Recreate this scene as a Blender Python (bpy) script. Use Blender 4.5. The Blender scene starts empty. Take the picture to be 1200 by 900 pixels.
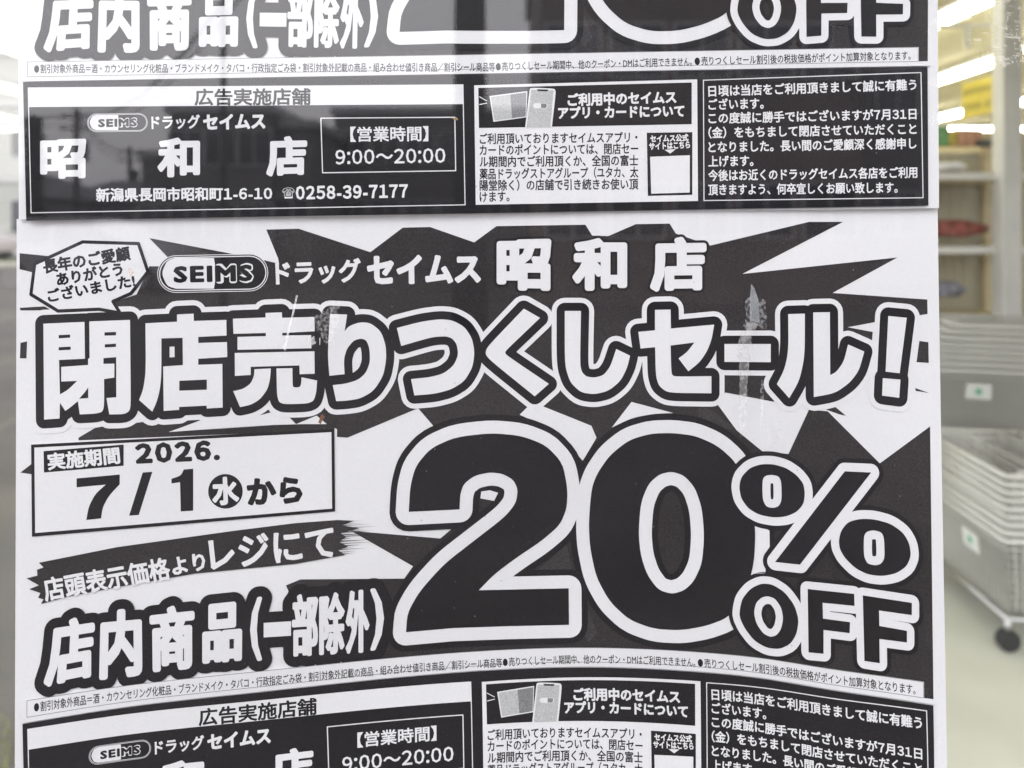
import bpy, bmesh, math, random
import numpy as np
from mathutils import Vector as V, Matrix
from mathutils.geometry import delaunay_2d_cdt
random.seed(7)
S = bpy.context.scene
C = S.collection
R = math.radians

# ------------------------------------------------------------ camera, sky, sun, exposure
EYE = 1.45
F = 867.0
cd = bpy.data.cameras.new('camera'); cam = bpy.data.objects.new('camera', cd); C.objects.link(cam)
cam.location = (0, 0, EYE); cam.rotation_euler = (R(90), 0, 0)
cd.sensor_width = 36; cd.lens = 36 * F / 1200; cd.shift_y = -190 / 1200
cd.clip_start = 0.01; cd.clip_end = 400
cd.dof.use_dof = True; cd.dof.focus_distance = 0.342; cd.dof.aperture_fstop = 7.5
S.camera = cam

SUN_EL, SUN_AZ = R(48), R(200)
W = bpy.data.worlds.new("World"); S.world = W; W.use_nodes = True
nt = W.node_tree; bg = nt.nodes['Background']
sky = nt.nodes.new('ShaderNodeTexSky'); sky.sky_type = 'NISHITA'; sky.sun_disc = False
sky.sun_elevation = SUN_EL; sky.sun_rotation = SUN_AZ; sky.dust_density = 6; sky.air_density = 1.5; sky.ozone_density = 1
hs = nt.nodes.new('ShaderNodeHueSaturation'); hs.inputs['Saturation'].default_value = 0.12
cl = nt.nodes.new('ShaderNodeTexNoise'); cl.inputs['Scale'].default_value = 2.2; cl.inputs['Detail'].default_value = 5
tc = nt.nodes.new('ShaderNodeTexCoord'); mp = nt.nodes.new('ShaderNodeMapping'); mp.inputs['Scale'].default_value = (1, 1, 3)
nt.links.new(tc.outputs['Generated'], mp.inputs[0]); nt.links.new(mp.outputs[0], cl.inputs['Vector'])
mr = nt.nodes.new('ShaderNodeMapRange'); mr.inputs[3].default_value = 0.85; mr.inputs[4].default_value = 1.15
nt.links.new(cl.outputs[0], mr.inputs[0])
vm = nt.nodes.new('ShaderNodeVectorMath'); vm.operation = 'SCALE'
nt.links.new(sky.outputs[0], hs.inputs['Color']); nt.links.new(mr.outputs[0], vm.inputs['Scale'])
# overcast: an even white cloud layer over a weakened clear sky
va = nt.nodes.new('ShaderNodeVectorMath'); va.operation = 'MULTIPLY_ADD'; va.inputs[1].default_value = (.22, .22, .22); va.inputs[2].default_value = (6.6, 6.35, 6.75)
nt.links.new(hs.outputs[0], va.inputs[0]); nt.links.new(va.outputs[0], vm.inputs[0])
nt.links.new(vm.outputs[0], bg.inputs[0]); bg.inputs[1].default_value = 0.15
sl = bpy.data.lights.new('sun', 'SUN'); so = bpy.data.objects.new('sun', sl); C.objects.link(so)
sl.energy = 0.5; sl.angle = R(25); sl.color = (1, .97, .93)
# sun behind the photographer, high and to the left; overcast
sd = V((math.cos(SUN_EL) * -0.4, math.cos(SUN_EL) * -0.9, math.sin(SUN_EL)))
so.rotation_euler = sd.to_track_quat('Z', 'Y').to_euler(); so.location = (0, -2, 6)
vs_ = S.view_settings
vs_.view_transform = 'Standard'; vs_.look = 'None'; vs_.exposure = 1.08; vs_.gamma = 1
S.render.engine = 'CYCLES'
S.cycles.use_denoising = True; S.cycles.max_bounces = 8; S.cycles.transparent_max_bounces = 16
S.cycles.caustics_reflective = False; S.cycles.caustics_refractive = False

# ------------------------------------------------------------ materials
def mat(name, col, rough=.7, noise=0, nscale=8, bump=0, bscale=200, metal=0, spec=.5, col2=None, emit=None, coord='Object', trans=0, alpha=1, lo=.35, hi=.65):
    m = bpy.data.materials.new(name); m.use_nodes = True
    n = m.node_tree; b = n.nodes['Principled BSDF']
    b.inputs['Base Color'].default_value = (*col, 1); b.inputs['Roughness'].default_value = rough
    b.inputs['Metallic'].default_value = metal; b.inputs['Specular IOR Level'].default_value = spec
    if trans: b.inputs['Transmission Weight'].default_value = trans
    b.inputs['Alpha'].default_value = alpha
    if emit: b.inputs['Emission Color'].default_value = (*emit[0], 1); b.inputs['Emission Strength'].default_value = emit[1]
    t = n.nodes.new('ShaderNodeTexCoord')
    if noise or col2:
        x = n.nodes.new('ShaderNodeTexNoise'); x.inputs['Scale'].default_value = nscale; x.inputs['Detail'].default_value = 6
        n.links.new(t.outputs[coord], x.inputs['Vector'])
        q = n.nodes.new('ShaderNodeMapRange'); q.inputs[1].default_value = lo; q.inputs[2].default_value = hi
        n.links.new(x.outputs[0], q.inputs[0])
        mx = n.nodes.new('ShaderNodeMix'); mx.data_type = 'RGBA'
        a = [c * (1 - noise) for c in col]; e = col2 or [min(1, c * (1 + noise)) for c in col]
        mx.inputs[6].default_value = (*a, 1); mx.inputs[7].default_value = (*e, 1)
        n.links.new(q.outputs[0], mx.inputs[0]); n.links.new(mx.outputs[2], b.inputs['Base Color'])
    if bump:
        y = n.nodes.new('ShaderNodeTexNoise'); y.inputs['Scale'].default_value = bscale; y.inputs['Detail'].default_value = 4
        n.links.new(t.outputs[coord], y.inputs['Vector'])
        z = n.nodes.new('ShaderNodeBump'); z.inputs['Strength'].default_value = bump; z.inputs['Distance'].default_value = .0005
        n.links.new(y.outputs[0], z.inputs['Height']); n.links.new(z.outputs[0], b.inputs['Normal'])
    return m

def speckle(m, scale, amount):
    """fine print grain multiplied into the base colour"""
    n = m.node_tree; b = n.nodes['Principled BSDF']
    t = n.nodes.new('ShaderNodeTexCoord'); x = n.nodes.new('ShaderNodeTexNoise'); x.inputs['Scale'].default_value = scale; x.inputs['Detail'].default_value = 3
    n.links.new(t.outputs['Object'], x.inputs['Vector'])
    q = n.nodes.new('ShaderNodeMapRange'); q.inputs[1].default_value = .3; q.inputs[2].default_value = .7; q.inputs[3].default_value = 1 - amount; q.inputs[4].default_value = 1 + amount
    n.links.new(x.outputs[0], q.inputs[0])
    v = n.nodes.new('ShaderNodeVectorMath'); v.operation = 'SCALE'; n.links.new(q.outputs[0], v.inputs['Scale'])
    src = b.inputs['Base Color'].links
    if src: n.links.new(src[0].from_socket, v.inputs[0])
    else: v.inputs[0].default_value = b.inputs['Base Color'].default_value[:3]
    n.links.new(v.outputs[0], b.inputs['Base Color'])
    return m

paper_m = speckle(mat('paper', (.80, .785, .815), .75, noise=.02, nscale=9, bump=.25, bscale=55, spec=.25), 900, .025)
ink_m = speckle(mat('black_ink', (.0075, .0066, .0092), .55, noise=.25, nscale=14, spec=.2, bump=.15, bscale=1500), 1600, .45)
burst_m = speckle(mat('charcoal_ink', (.027, .0235, .026), .55, noise=.25, nscale=11, spec=.2, bump=.15, bscale=1500), 1500, .5)
grey_ink = speckle(mat('grey_ink', (.22, .22, .23), .5, spec=.3), 1500, .3)
mid_ink = speckle(mat('pale_grey_ink', (.5, .5, .51), .5, spec=.3), 1500, .2)
white_m = speckle(mat('unprinted_white', (.80, .785, .815), .75, noise=.02, nscale=9, spec=.25), 900, .025)

# ------------------------------------------------------------ object helpers
def link(o, parent=None):
    C.objects.link(o)
    if parent is not None: o.parent = parent
    return o
def meta(o, label=None, cat=None, group=None, kind=None):
    if label: o['label'] = label
    if cat: o['category'] = cat
    if group: o['group'] = group
    if kind: o['kind'] = kind
    return o
def empty(name, loc, label, cat, group=None, rz=0):
    o = bpy.data.objects.new(name, None); o.empty_display_size = .02; link(o); o.location = loc; o.rotation_euler = (0, 0, rz)
    return meta(o, label, cat, group)
def pyd(name, verts, faces, m, parent=None, kind=None, smooth=False):
    me = bpy.data.meshes.new(name); me.from_pydata([tuple(v) for v in verts], [], [tuple(f) for f in faces]); me.materials.append(m)
    me.validate(); me.update()
    if smooth:
        for p in me.polygons: p.use_smooth = True
    o = bpy.data.objects.new(name, me); link(o, parent)
    if kind: o['kind'] = kind
    return o
class MB:
    def __init__(s): s.v = []; s.f = []
    def box(s, x0, x1, y0, y1, z0, z1):
        n = len(s.v)
        s.v += [(x, y, z) for z in (z0, z1) for y in (y0, y1) for x in (x0, x1)]
        s.f += [(n, n+2, n+3, n+1), (n+4, n+5, n+7, n+6), (n, n+1, n+5, n+4), (n+2, n+6, n+7, n+3), (n, n+4, n+6, n+2), (n+1, n+3, n+7, n+5)]
        return s
    def tube(s, pts, r, k=6, cap=True):
        pts = [V(p) for p in pts]; n0 = len(s.v)
        for i, p in enumerate(pts):
            d = (pts[min(i+1, len(pts)-1)] - pts[max(i-1, 0)]).normalized()
            a = d.orthogonal().normalized() if i == 0 else (a - d * a.dot(d)).normalized()
            b = d.cross(a); rr = r[i] if isinstance(r, (list, tuple)) else r
            for j in range(k):
                t = 2 * math.pi * j / k; s.v.append(tuple(p + a * math.cos(t) * rr + b * math.sin(t) * rr))
        for i in range(len(pts)-1):
            for j in range(k):
                q = (j+1) % k; A = n0 + i*k
                s.f.append((A+j, A+q, A+k+q, A+k+j))
        if cap:
            s.f.append(tuple(n0 + j for j in range(k))[::-1]); s.f.append(tuple(n0 + (len(pts)-1)*k + j for j in range(k)))
        return s
    def prism(s, poly, y0, y1):   # polygon in x,z extruded along y
        n = len(s.v); k = len(poly)
        s.v += [(x, y0, z) for x, z in poly] + [(x, y1, z) for x, z in poly]
        s.f.append(tuple(range(n, n+k))); s.f.append(tuple(range(n+k, n+2*k))[::-1])
        for i in range(k): j = (i+1) % k; s.f.append((n+i, n+k+i, n+k+j, n+j))
        return s
    def build(s, name, m, parent=None, kind=None, smooth=False): return pyd(name, s.v, s.f, m, parent, kind, smooth)
def bevel(o, w=.003, seg=2):
    b = o.modifiers.new('bevel', 'BEVEL'); b.width = w; b.segments = seg; b.limit_method = 'ANGLE'; return o
def dup(root, loc, label=None, group=None, rz=None):
    r = root.copy(); C.objects.link(r); r.location = loc
    if rz is not None: r.rotation_euler = (0, 0, rz)
    if label: r['label'] = label
    if group: r['group'] = group
    for ch in list(root.children):
        c = ch.copy(); C.objects.link(c); c.parent = r
        for g in list(ch.children): d = g.copy(); C.objects.link(d); d.parent = c
    return r

# ------------------------------------------------------------ poster sheet geometry
# The print was measured on the lower sheet; D is the flat layout of one sheet, in units of 1/2580 m.
def spline(xs, ys):
    n = len(xs); xs = np.array(xs, float); ys = np.array(ys, float); h = np.diff(xs)
    A = np.eye(n); r = np.zeros(n)
    for i in range(1, n-1):
        A[i, i-1] = h[i-1]; A[i, i] = 2*(h[i-1]+h[i]); A[i, i+1] = h[i]; r[i] = 6*((ys[i+1]-ys[i])/h[i]-(ys[i]-ys[i-1])/h[i-1])
    M = np.linalg.solve(A, r)
    def f(x):
        x = np.asarray(x, float); x = np.clip(x, xs[0], xs[-1]); i = np.clip(np.searchsorted(xs, x)-1, 0, n-2)
        a = xs[i+1]-x; b = x-xs[i]; hh = h[i]
        return M[i]*a**3/(6*hh)+M[i+1]*b**3/(6*hh)+(ys[i]/hh-M[i]*hh/6)*a+(ys[i+1]/hh-M[i+1]*hh/6)*b
    return f
g_ = spline([-20, 20, 137, 280, 433, 560, 680, 819, 900, 968, 1030, 1100, 1150], [64, 58, 40, 25, 10, 1, -1, 8, 19, 33, 44.5, 58, 68])
h_ = spline([20, 137, 300, 450, 585, 700, 820, 950, 1100], [-1, 3, 6, 9, 9, 6, 4, 3, 8])
k_ = spline([200, 262, 400, 510, 620, 750, 800, 870, 960], [0, 0, .12, .30, .55, .85, .96, 1.0, 1.0])
def D2L(x, v):
    k = k_(v); return x + h_(x)*k, v + k*g_(x)
def L2D(X, Y):
    X = np.asarray(X, float); Y = np.asarray(Y, float); x = X.copy(); v = Y.copy()
    for _ in range(12):
        k = k_(v); x = X - h_(x)*k; v = Y - k*g_(x)
    return x, v
def U2D(X, Y): return np.asarray(X, float), np.asarray(Y, float) + 698
GLASS_IN = .3360
def at(px, py, y): return (px-600)/F*y, y, EYE + (260-py)/F*y
def place_lower(x, v, lift):
    k = k_(v); X, Y = D2L(x, v)
    dep = GLASS_IN + .0034 + .018*k*np.clip(1-((x-560)/590)**2, -.2, 1) + .0006*np.sin(x*.011+v*.013)*np.sin(v*.009) - lift
    return np.stack(at(X, Y, dep), 1)
def place_upper(x, v, lift):
    Y = v - 698
    dep = GLASS_IN + .0019 + .0004*np.sin(x*.012+1)*np.sin(v*.012) - lift
    return np.stack(at(x, Y, dep), 1)
SHEETS = []   # filled with (root, place, parts)

# ------------------------------------------------------------ planar shape tools (all in D space)
def smooth(pts, it=2):
    P = [(p[0], p[1], len(p) > 2) for p in pts]
    for _ in range(it):
        o = []; n = len(P)
        for i in range(n):
            p = P[i]
            if not p[2]: o.append(p); continue
            a = P[i-1]; b = P[(i+1) % n]
            # keeps near the traced point (cut 1/8 each way)
            o.append((p[0]*.8+a[0]*.2, p[1]*.8+a[1]*.2, True)); o.append((p[0]*.8+b[0]*.2, p[1]*.8+b[1]*.2, True))
        P = o
    return np.array([(p[0], p[1]) for p in P])
def densify(P, d=11):
    o = []
    for i in range(len(P)):
        a = P[i]; b = P[(i+1) % len(P)]; n = max(1, int(np.hypot(*(b-a))//d))
        for j in range(n): o.append(a+(b-a)*j/n)
    return np.array(o)
def Z(pts, ox, oy, s, sm=2):      # traced zoom coordinates -> D
    P = smooth(pts, sm); P = np.stack([ox+P[:, 0]/s, oy+P[:, 1]/s], 1); P = densify(P)
    return np.stack(L2D(P[:, 0], P[:, 1]), 1)
def Lp(pts, sm=2): return Z(pts, 0, 0, 1, sm)
def Up(pts, sm=2):
    P = densify(smooth(pts, sm)); return np.stack(U2D(P[:, 0], P[:, 1]), 1)
def inside(P, loops):
    """even-odd test of the points P against closed loops"""
    c_ = np.zeros(len(P), bool)
    for L in loops:
        L = np.asarray(L); A = L; B = np.roll(L, -1, 0)
        y = P[:, 1][:, None]; x = P[:, 0][:, None]
        cond = (A[:, 1] > y) != (B[:, 1] > y)
        with np.errstate(divide='ignore', invalid='ignore'): xi = A[:, 0]+(y-A[:, 1])*(B[:, 0]-A[:, 0])/(B[:, 1]-A[:, 1])
        c_ ^= ((cond & (x < xi)).sum(1) % 2).astype(bool)
    return c_
def dist(P, loops):
    d = np.full(len(P), 1e9)
    for L in loops:
        A = np.asarray(L); B = np.roll(A, -1, 0); D = B-A; q = np.maximum((D*D).sum(1), 1e-12)
        for s0 in range(0, len(P), 4000):
            p = P[s0:s0+4000][:, None, :]; t = np.clip(((p-A)*D).sum(2)/q, 0, 1)
            d[s0:s0+4000] = np.minimum(d[s0:s0+4000], np.hypot(*np.moveaxis(p-(A+t[..., None]*D), 2, 0)).min(1))
    return d
def tri(polys, test, grid=22, unit_grid=True):
    """triangulate the arrangement of POLYS, keep the triangles whose centre passes TEST"""
    vs = []; es = []
    for P in polys: n = len(vs); k = len(P); vs += [tuple(p) for p in P]; es += [(n+i, n+(i+1) % k) for i in range(k)]
    A = np.array(vs)
    if unit_grid and max(A.max(0)-A.min(0)) > 25: grid = 12
    if grid:
        x0, y0 = A.min(0); x1, y1 = A.max(0)
        for gx in np.arange(math.ceil(x0/grid)*grid+.37, x1, grid):
            for gy in np.arange(math.ceil(y0/grid)*grid+.41, y1, grid): vs.append((gx, gy))
    r = delaunay_2d_cdt([V(v) for v in vs], es, [], 0, 1e-4, False)
    W_ = np.array([tuple(v) for v in r[0]]); T = np.array(r[2]); cen = W_[T].mean(1)
    e1 = W_[T[:, 1]]-W_[T[:, 0]]; e2 = W_[T[:, 2]]-W_[T[:, 0]]
    ok = test(cen) & (np.abs(e1[:, 0]*e2[:, 1]-e1[:, 1]*e2[:, 0]) > 1e-7)
    return W_, [tuple(int(i) for i in t) for t in T[ok]]
def cdt(pos, neg=(), grid=22, loops=None, r=0):
    """union of the polygons POS minus NEG; with LOOPS, the even-odd shape of LOOPS grown by R"""
    if loops is not None:
        return tri(stroke_polys(loops, r), lambda c_: inside(c_, loops) | (dist(c_, loops) < r*.999), max(0, grid), grid >= 0)
    def test(c_):
        k = np.zeros(len(c_), bool)
        for P in pos: k |= inside(c_, [P])
        for P in neg: k &= ~inside(c_, [P])
        return k
    return tri(list(pos)+list(neg), test, grid)
def ring(P, r):
    return tri(stroke_polys([P], r), lambda c_: dist(c_, [P]) < r*.999, 0)
def stroke_polys(loops, r):
    out = []
    for P in loops:
        P = np.asarray(P); keep = [i for i in range(len(P)) if np.hypot(*(P[i]-P[i-1])) > 1e-3]; P = P[keep]; n = len(P)
        if n < 3: continue
        d = np.roll(P, -1, 0)-P; L = np.hypot(d[:, 0], d[:, 1])[:, None]; d = d/L
        nn = np.stack([-d[:, 1], d[:, 0]], 1); pn = np.roll(nn, 1, 0); pd = np.roll(d, 1, 0)
        turn = np.degrees(np.arccos(np.clip((pd*d).sum(1), -1, 1)))
        for i in range(n):
            j = (i+1) % n
            a0 = nn[i]; a1 = nn[i]
            if turn[i] < 30: m = nn[i]+pn[i]; a0 = m/((m*nn[i]).sum())
            if turn[j] < 30: m = nn[i]+nn[j]; a1 = m/((m*nn[i]).sum())
            out.append([P[i]+a0*r, P[i]-a0*r, P[j]-a1*r, P[j]+a1*r])
            if turn[i] >= 30:
                K = 20 if r > 5 else 12
                out.append([P[i]+r*np.array([math.cos(2*math.pi*t/K), math.sin(2*math.pi*t/K)]) for t in range(K)])
    return out
def outline(outer, holes, r, grid=22):
    """filled shape grown by r"""
    return cdt([], (), grid, loops=list(outer)+list(holes), r=r)

_gc = {}
def loops_of(fs):
    cnt = set()
    for f in fs:
        for i in range(len(f)): cnt.add((f[i], f[(i+1) % len(f)]))
    nx = {}
    for (i, j) in sorted(cnt):
        if (j, i) not in cnt: nx.setdefault(i, []).append(j)
    loops = []
    while nx:
        st = next(iter(nx)); lp = [st]; cur = st
        while True:
            q = nx.get(cur)
            if not q: break
            j = q.pop()
            if not q: del nx[cur]
            if j == st: break
            lp.append(j); cur = j
        if len(lp) > 2: loops.append(lp)
    return loops
def glyph(ch, off=0.):
    key = (ch, round(off, 3))
    if key in _gc: return _gc[key]
    if off > .001:       # heavier weight: the regular glyph grown all round
        vs, fs = glyph(ch)
        if len(vs) == 0: _gc[key] = (vs, fs); return _gc[key]
        _gc[key] = cdt([], (), -1, loops=[vs[l]*100 for l in loops_of(fs)], r=off*100)
        v, f = _gc[key]; _gc[key] = (v/100, f)
        return _gc[key]
    c = bpy.data.curves.new('t', 'FONT'); c.body = ch; c.size = 1; c.resolution_u = 2; c.offset = off
    o = bpy.data.objects.new('t', c); C.objects.link(o)
    m = bpy.data.meshes.new_from_object(o.evaluated_get(bpy.context.evaluated_depsgraph_get()))
    vs = np.array([(v.co.x, v.co.y) for v in m.vertices]).reshape(-1, 2); fs = [tuple(p.vertices) for p in m.polygons]
    bpy.data.objects.remove(o); bpy.data.curves.remove(c); bpy.data.meshes.remove(m)
    _gc[key] = (vs, fs); return _gc[key]
def text(s, a, b, h, bold=.0, sp='U', cap=False, ysc=1.0):
    """glyph triangles of S between ink ends A and B (centre line), em height H"""
    items = []; x = 0; s = s.translate({ord(a_): ord(a_)+0xFEE0 for a_ in '0123456789:=/'})
    for ch in s:
        if ch == ' ': x += .3; continue
        vs, fs = glyph(ch, bold)
        if len(vs) == 0: x += .5; continue
        wide = ord(ch) > 0x2000 and not 0xFF0D <= ord(ch) <= 0xFF5A or ch in '（）＝'
        if wide and ch not in '☎': dx = x; adv = 1.0
        else: dx = x - vs[:, 0].min() + .04; adv = vs[:, 0].max()-vs[:, 0].min()+.09
        items.append((vs+[dx, 0], fs)); x += adv
    allv = np.vstack([i[0] for i in items]); x0, x1 = allv[:, 0].min(), allv[:, 0].max()
    fs = []; n = 0
    for v, f in items: fs += [tuple(n+i for i in q) for q in f]; n += len(v)
    a = np.array(a, float); b = np.array(b, float); d = b-a; L = np.hypot(*d); u = d/L; w = np.array([u[1], -u[0]])   # w up (image y down)
    T = (allv[:, 0]-x0)/(x1-x0)*L; Hh = (allv[:, 1]-.37)*h*ysc
    P = a + T[:, None]*u + Hh[:, None]*w
    P = np.stack((U2D if sp == 'U' else L2D)(P[:, 0], P[:, 1]), 1)
    return P, fs
def quad_glyph(ch, q, r, sp='L', sub=6):
    """glyph ink box mapped to quad (TL,TR,BR,BL), then grown by r; returns loops too"""
    vs, fs = glyph(ch); lo = vs.min(0); hi = vs.max(0)
    q = np.array(q, float); cen = q.mean(0); w = np.hypot(*(q[1]-q[0])); hh = np.hypot(*(q[3]-q[0]))
    loops = loops_of(fs)
    T = (vs-lo)/(hi-lo); mx = min(.3, r/w); my = min(.3, r/hh)
    T[:, 0] = mx+T[:, 0]*(1-2*mx) if ch not in '一' else T[:, 0]
    T[:, 1] = my+T[:, 1]*(1-2*my)
    if hi[1]-lo[1] < .2: T[:, 1] = .5
    x = T[:, :1]; y = 1-T[:, 1:]
    P = q[0]*(1-x)*(1-y)+q[1]*x*(1-y)+q[2]*x*y+q[3]*(1-x)*y
    P = np.stack((U2D if sp == 'U' else L2D)(P[:, 0], P[:, 1]), 1)
    return P, fs, [densify(P[l]) for l in loops]
def heavy(ch, q, r, sp='L'):
    P, fs, loops = quad_glyph(ch, q, r, sp)
    return cdt([], (), 0, loops=loops, r=r), loops, (P, fs)
def merge(lst):
    v = []; f = []; n = 0
    for a, b in lst: v.append(a); f += [tuple(n+i for i in q) for q in b]; n += len(a)
    return np.vstack(v), f

# each part: dict(name, shape, lift level, material, children, label, kind)
PARTS = []
_l = {}
def P_(name, shape, level, m, children=(), label=None, kind=None):
    _l[level] = _l.get(level, 0)+1
    return dict(name=name, shape=shape, lift=level*.00006+_l[level] % 14*.0000012, m=m, ch=list(children), label=label, kind=kind)
def add(*a, **k): p = P_(*a, **k); PARTS.append(p); return p
def band(P, r=.6):    # thin closed line along loop
    return ring(P, r)
def frame(outer, inner): return cdt([outer], [inner], 22)

# --- paper (special, gets thickness)
def paper_shape():
    x = np.concatenate([[0], np.linspace(10, 1090, 109), [1]]);
    return None

# --- starburst: charcoal ground (level 1)
main = [(175, 312), (230, 312), (310, 305), (327, 309), (326, 303), (312, 269), (350, 268), (434, 295.5), (472, 266.7), (504, 266), (555.7, 284), (581.7, 265), (686, 263.3), (694, 276),
 (712.7, 276.7), (745, 262.7), (784.7, 262), (792, 273.7), (832.5, 287.7), (948, 260), (988, 260), (870, 321), (1051.7, 301.7), (975.7, 343.3), (1086.7, 351), (1087, 368), (1060, 372),
 (1022.5, 378), (993.5, 383.5), (1022.7, 389), (1022, 398), (1000, 430), (960, 460), (906, 470.7), (850, 460), (841, 474), (863, 504), (893.6, 529), (924, 532), (948, 480), (970, 482), (1031, 543), (1090, 499.6),
 (1094, 825), (1000, 803), (900, 788), (760, 772), (600, 768), (455, 777), (452, 766), (470, 700), (473, 679), (484, 663.6), (411, 622), (516, 631), (529, 620), (540, 600), (490, 560), (508.5, 500), (490, 478.4), (407, 513),
 (395, 512), (395, 503), (383, 497), (371, 487), (347, 497), (330, 480), (303, 487), (309, 498), (250, 480), (120, 470), (60, 440), (60, 380), (131, 355), (160, 345), (172, 320)]
add('starburst_print', cdt([Lp(main)], (), 20), 1, burst_m)
for q in ([(175, 279), (275, 298), (280, 312), (198, 303)], [(23, 296.7), (56, 300), (45, 312), (39.5, 319.5), (23, 315.5)], [(23, 360.7), (52, 359), (60, 363.5), (24, 363.9)],
          [(24, 401.7), (31.7, 400), (31, 420), (23.3, 420)], [(23.7, 553.8), (38.7, 542.4), (38.7, 556)], [(1077.4, 399.5), (1088, 401), (1088.4, 425.3), (1074, 424.4)],
          [(1072.4, 454.7), (1088.8, 460.5), (1073, 458)], [(968, 480), (979, 477), (991.5, 487.2), (985, 486)], [(92, 513), (113, 500.5), (150, 497), (210, 488), (240, 489), (235, 493), (198, 506), (262, 502), (320, 498), (392, 496), (392, 504), (92, 516)],
          [(335, 686), (352, 679), (478, 678), (470, 700), (455, 777), (430, 774), (380, 772), (350, 720)]):
    add('burst_spike', cdt([Lp(q)], (), 20), 1, burst_m)
for q in ([(609, 486), (618, 477), (637, 476.5), (693, 499), (699, 513), (683, 540), (665, 520), (640, 500)], [(740, 471), (789, 484), (765, 485, 1), (740, 490, 1), (717, 501)],
          [(371, 487), (383, 497), (347, 497)], [(235, 492.5), (309, 480), (303, 487), (309.5, 498), (262, 501.5), (198, 506.3)]):
    add('burst_gap', cdt([Lp(q)], (), 20), 2, white_m)
# lighter starburst facets
facet = speckle(mat('soft_black_ink', (.042, .038, .041), .55, noise=.2, nscale=14, spec=.2), 1500, .45)
for q in ([(624, 673), (664, 638), (672, 673)], [(817, 477), (830, 478), (862, 502), (850, 503), (818, 490)], [(655, 705), (690, 716), (700, 742), (690, 752)], [(512, 640), (548, 632), (500, 655)]):
    add('burst_facet', cdt([Lp(q)], (), 20), 1.8, facet)

# --- headline characters
s5 = 5.625
R1, R2, R3, R4, R5, R6, R7 = (30, 350, s5), (150, 350, s5), (260, 350, s5), (370, 350, s5), (560, 340, s5), (740, 340, s5), (900, 340, s5)
c = 1
HEAD = [
 ('R1', R1, [[(117,165),(388,153),(391,396),(220,404),(226,632),(280,600,c),(340,542),(235,546),(235,450),(412,437),(412,396),(422,392),(420,150),(688,140),(694,690,c),(686,740,c),(650,762,c),(552,763),(533,655),(598,650),(597,385),(513,392),(513,430),(585,428),(585,520),(517,530),(518,700,c),(508,745,c),(465,758,c),(357,763),(345,675),(300,712,c),(262,740),(226,685),(224,790),(122,797)]],
  [[(218,240),(294,236),(294,257),(218,262)],[(218,320),(297,316),(297,337),(218,341)],[(520,222),(596,219),(596,242),(520,244)],[(522,301),(596,296),(596,318),(522,322)],[(352,660),(388,620,c),(413,585),(413,655)]]),
 ('R2', R2, [[(115,162),(323,152),(323,104),(432,99),(434,147),(648,140),(650,243),(463,252),(463,292),(652,286),(654,385),(463,396),(463,436),(622,430),(624,718),(520,724),(518,705),(337,714),(337,733),(235,740),(232,447),(362,438),(360,258),(220,262),(220,500,c),(210,600,c),(190,680,c),(160,745),(73,668),(100,600,c),(115,500,c),(117,400)]],
  [[(338,541),(520,533),(520,600),(338,607)]]),
 ('R3', R3, [[(73,132),(288,124),(288,94),(395,90),(397,126),(610,120),(612,215),(398,226),(398,243),(588,240),(590,327),(103,337),(103,252),(290,247),(290,226),(76,232)],
   [(85,358),(610,347),(612,495),(513,498),(511,440),(190,449),(190,503),(86,509)],
   [(215,465),(323,460),(318,530,c),(300,600,c),(250,665,c),(190,700,c),(120,715),(75,610),(140,595,c),(190,560,c),(212,510,c)],
   [(360,460),(465,458),(466,560,c),(470,582,c),(490,586,c),(515,582,c),(523,560,c),(525,518),(628,540),(622,620,c),(605,675,c),(560,692,c),(410,696,c),(375,680,c),(363,630,c)]], []),
 ('R4', R4, [[(95,100),(207,105),(190,215),(220,180,c),(290,155,c),(360,160,c),(430,215,c),(462,310,c),(465,400,c),(445,510,c),(380,610,c),(290,660,c),(200,673,c),(135,676),(112,570),(200,560,c),(280,535,c),(330,490,c),(358,420,c),(355,330,c),(335,275,c),(300,262,c),(250,275,c),(205,330,c),(185,400,c),(190,498),(90,508),(80,380,c),(85,240,c)]], []),
 ('R4', R4, [[(535,193),(700,150,c),(820,135,c),(900,142,c),(980,185,c),(1030,260,c),(1047,350,c),(1035,450,c),(980,545,c),(890,600,c),(780,628,c),(650,638),(628,530),(750,518,c),(840,495,c),(910,440,c),(940,370,c),(930,300,c),(900,262,c),(860,248,c),(780,252,c),(690,275,c),(563,312)]], []),
 ('R5', R5, [[(303,122),(410,183),(195,388,c),(178,410,c),(190,430,c),(468,618),(375,700),(90,470,c),(50,425,c),(55,390,c),(85,350,c)]], []),
 ('R5', R5, [[(573,137),(680,137),(673,480,c),(685,540,c),(715,570,c),(770,577,c),(830,560,c),(875,500,c),(912,388),(1003,432),(985,510,c),(940,600,c),(860,665,c),(770,687,c),(680,675,c),(610,610,c),(580,520,c),(573,440,c)]], []),
 ('R6', R6, [[(155,130),(258,128),(260,253),(545,227),(530,320,c),(500,400,c),(450,475,c),(375,535),(310,450),(365,410,c),(415,345),(258,365),(262,530,c),(268,560,c),(290,570,c),(527,567),(527,680),(300,678,c),(230,670,c),(180,630,c),(160,560,c),(156,376),(60,385),(45,275),(155,265)]], []),
 ('R6', R6, [[(613,355),(918,355),(918,475),(613,473)]], []),
 ('R7', R7, [[(133,158),(243,155),(243,370,c),(235,470,c),(205,600,c),(140,712),(58,620),(105,530,c),(128,440,c),(135,340,c)], [(298,147),(408,145),(410,560),(450,540,c),(500,470,c),(528,358),(635,405),(600,530,c),(540,610,c),(440,680,c),(302,705)]], []),
 ('R7', R7, [[(793,170),(915,182),(868,548),(775,537)], [(757,580),(873,590),(865,710),(752,695)]], []),
]
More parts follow.
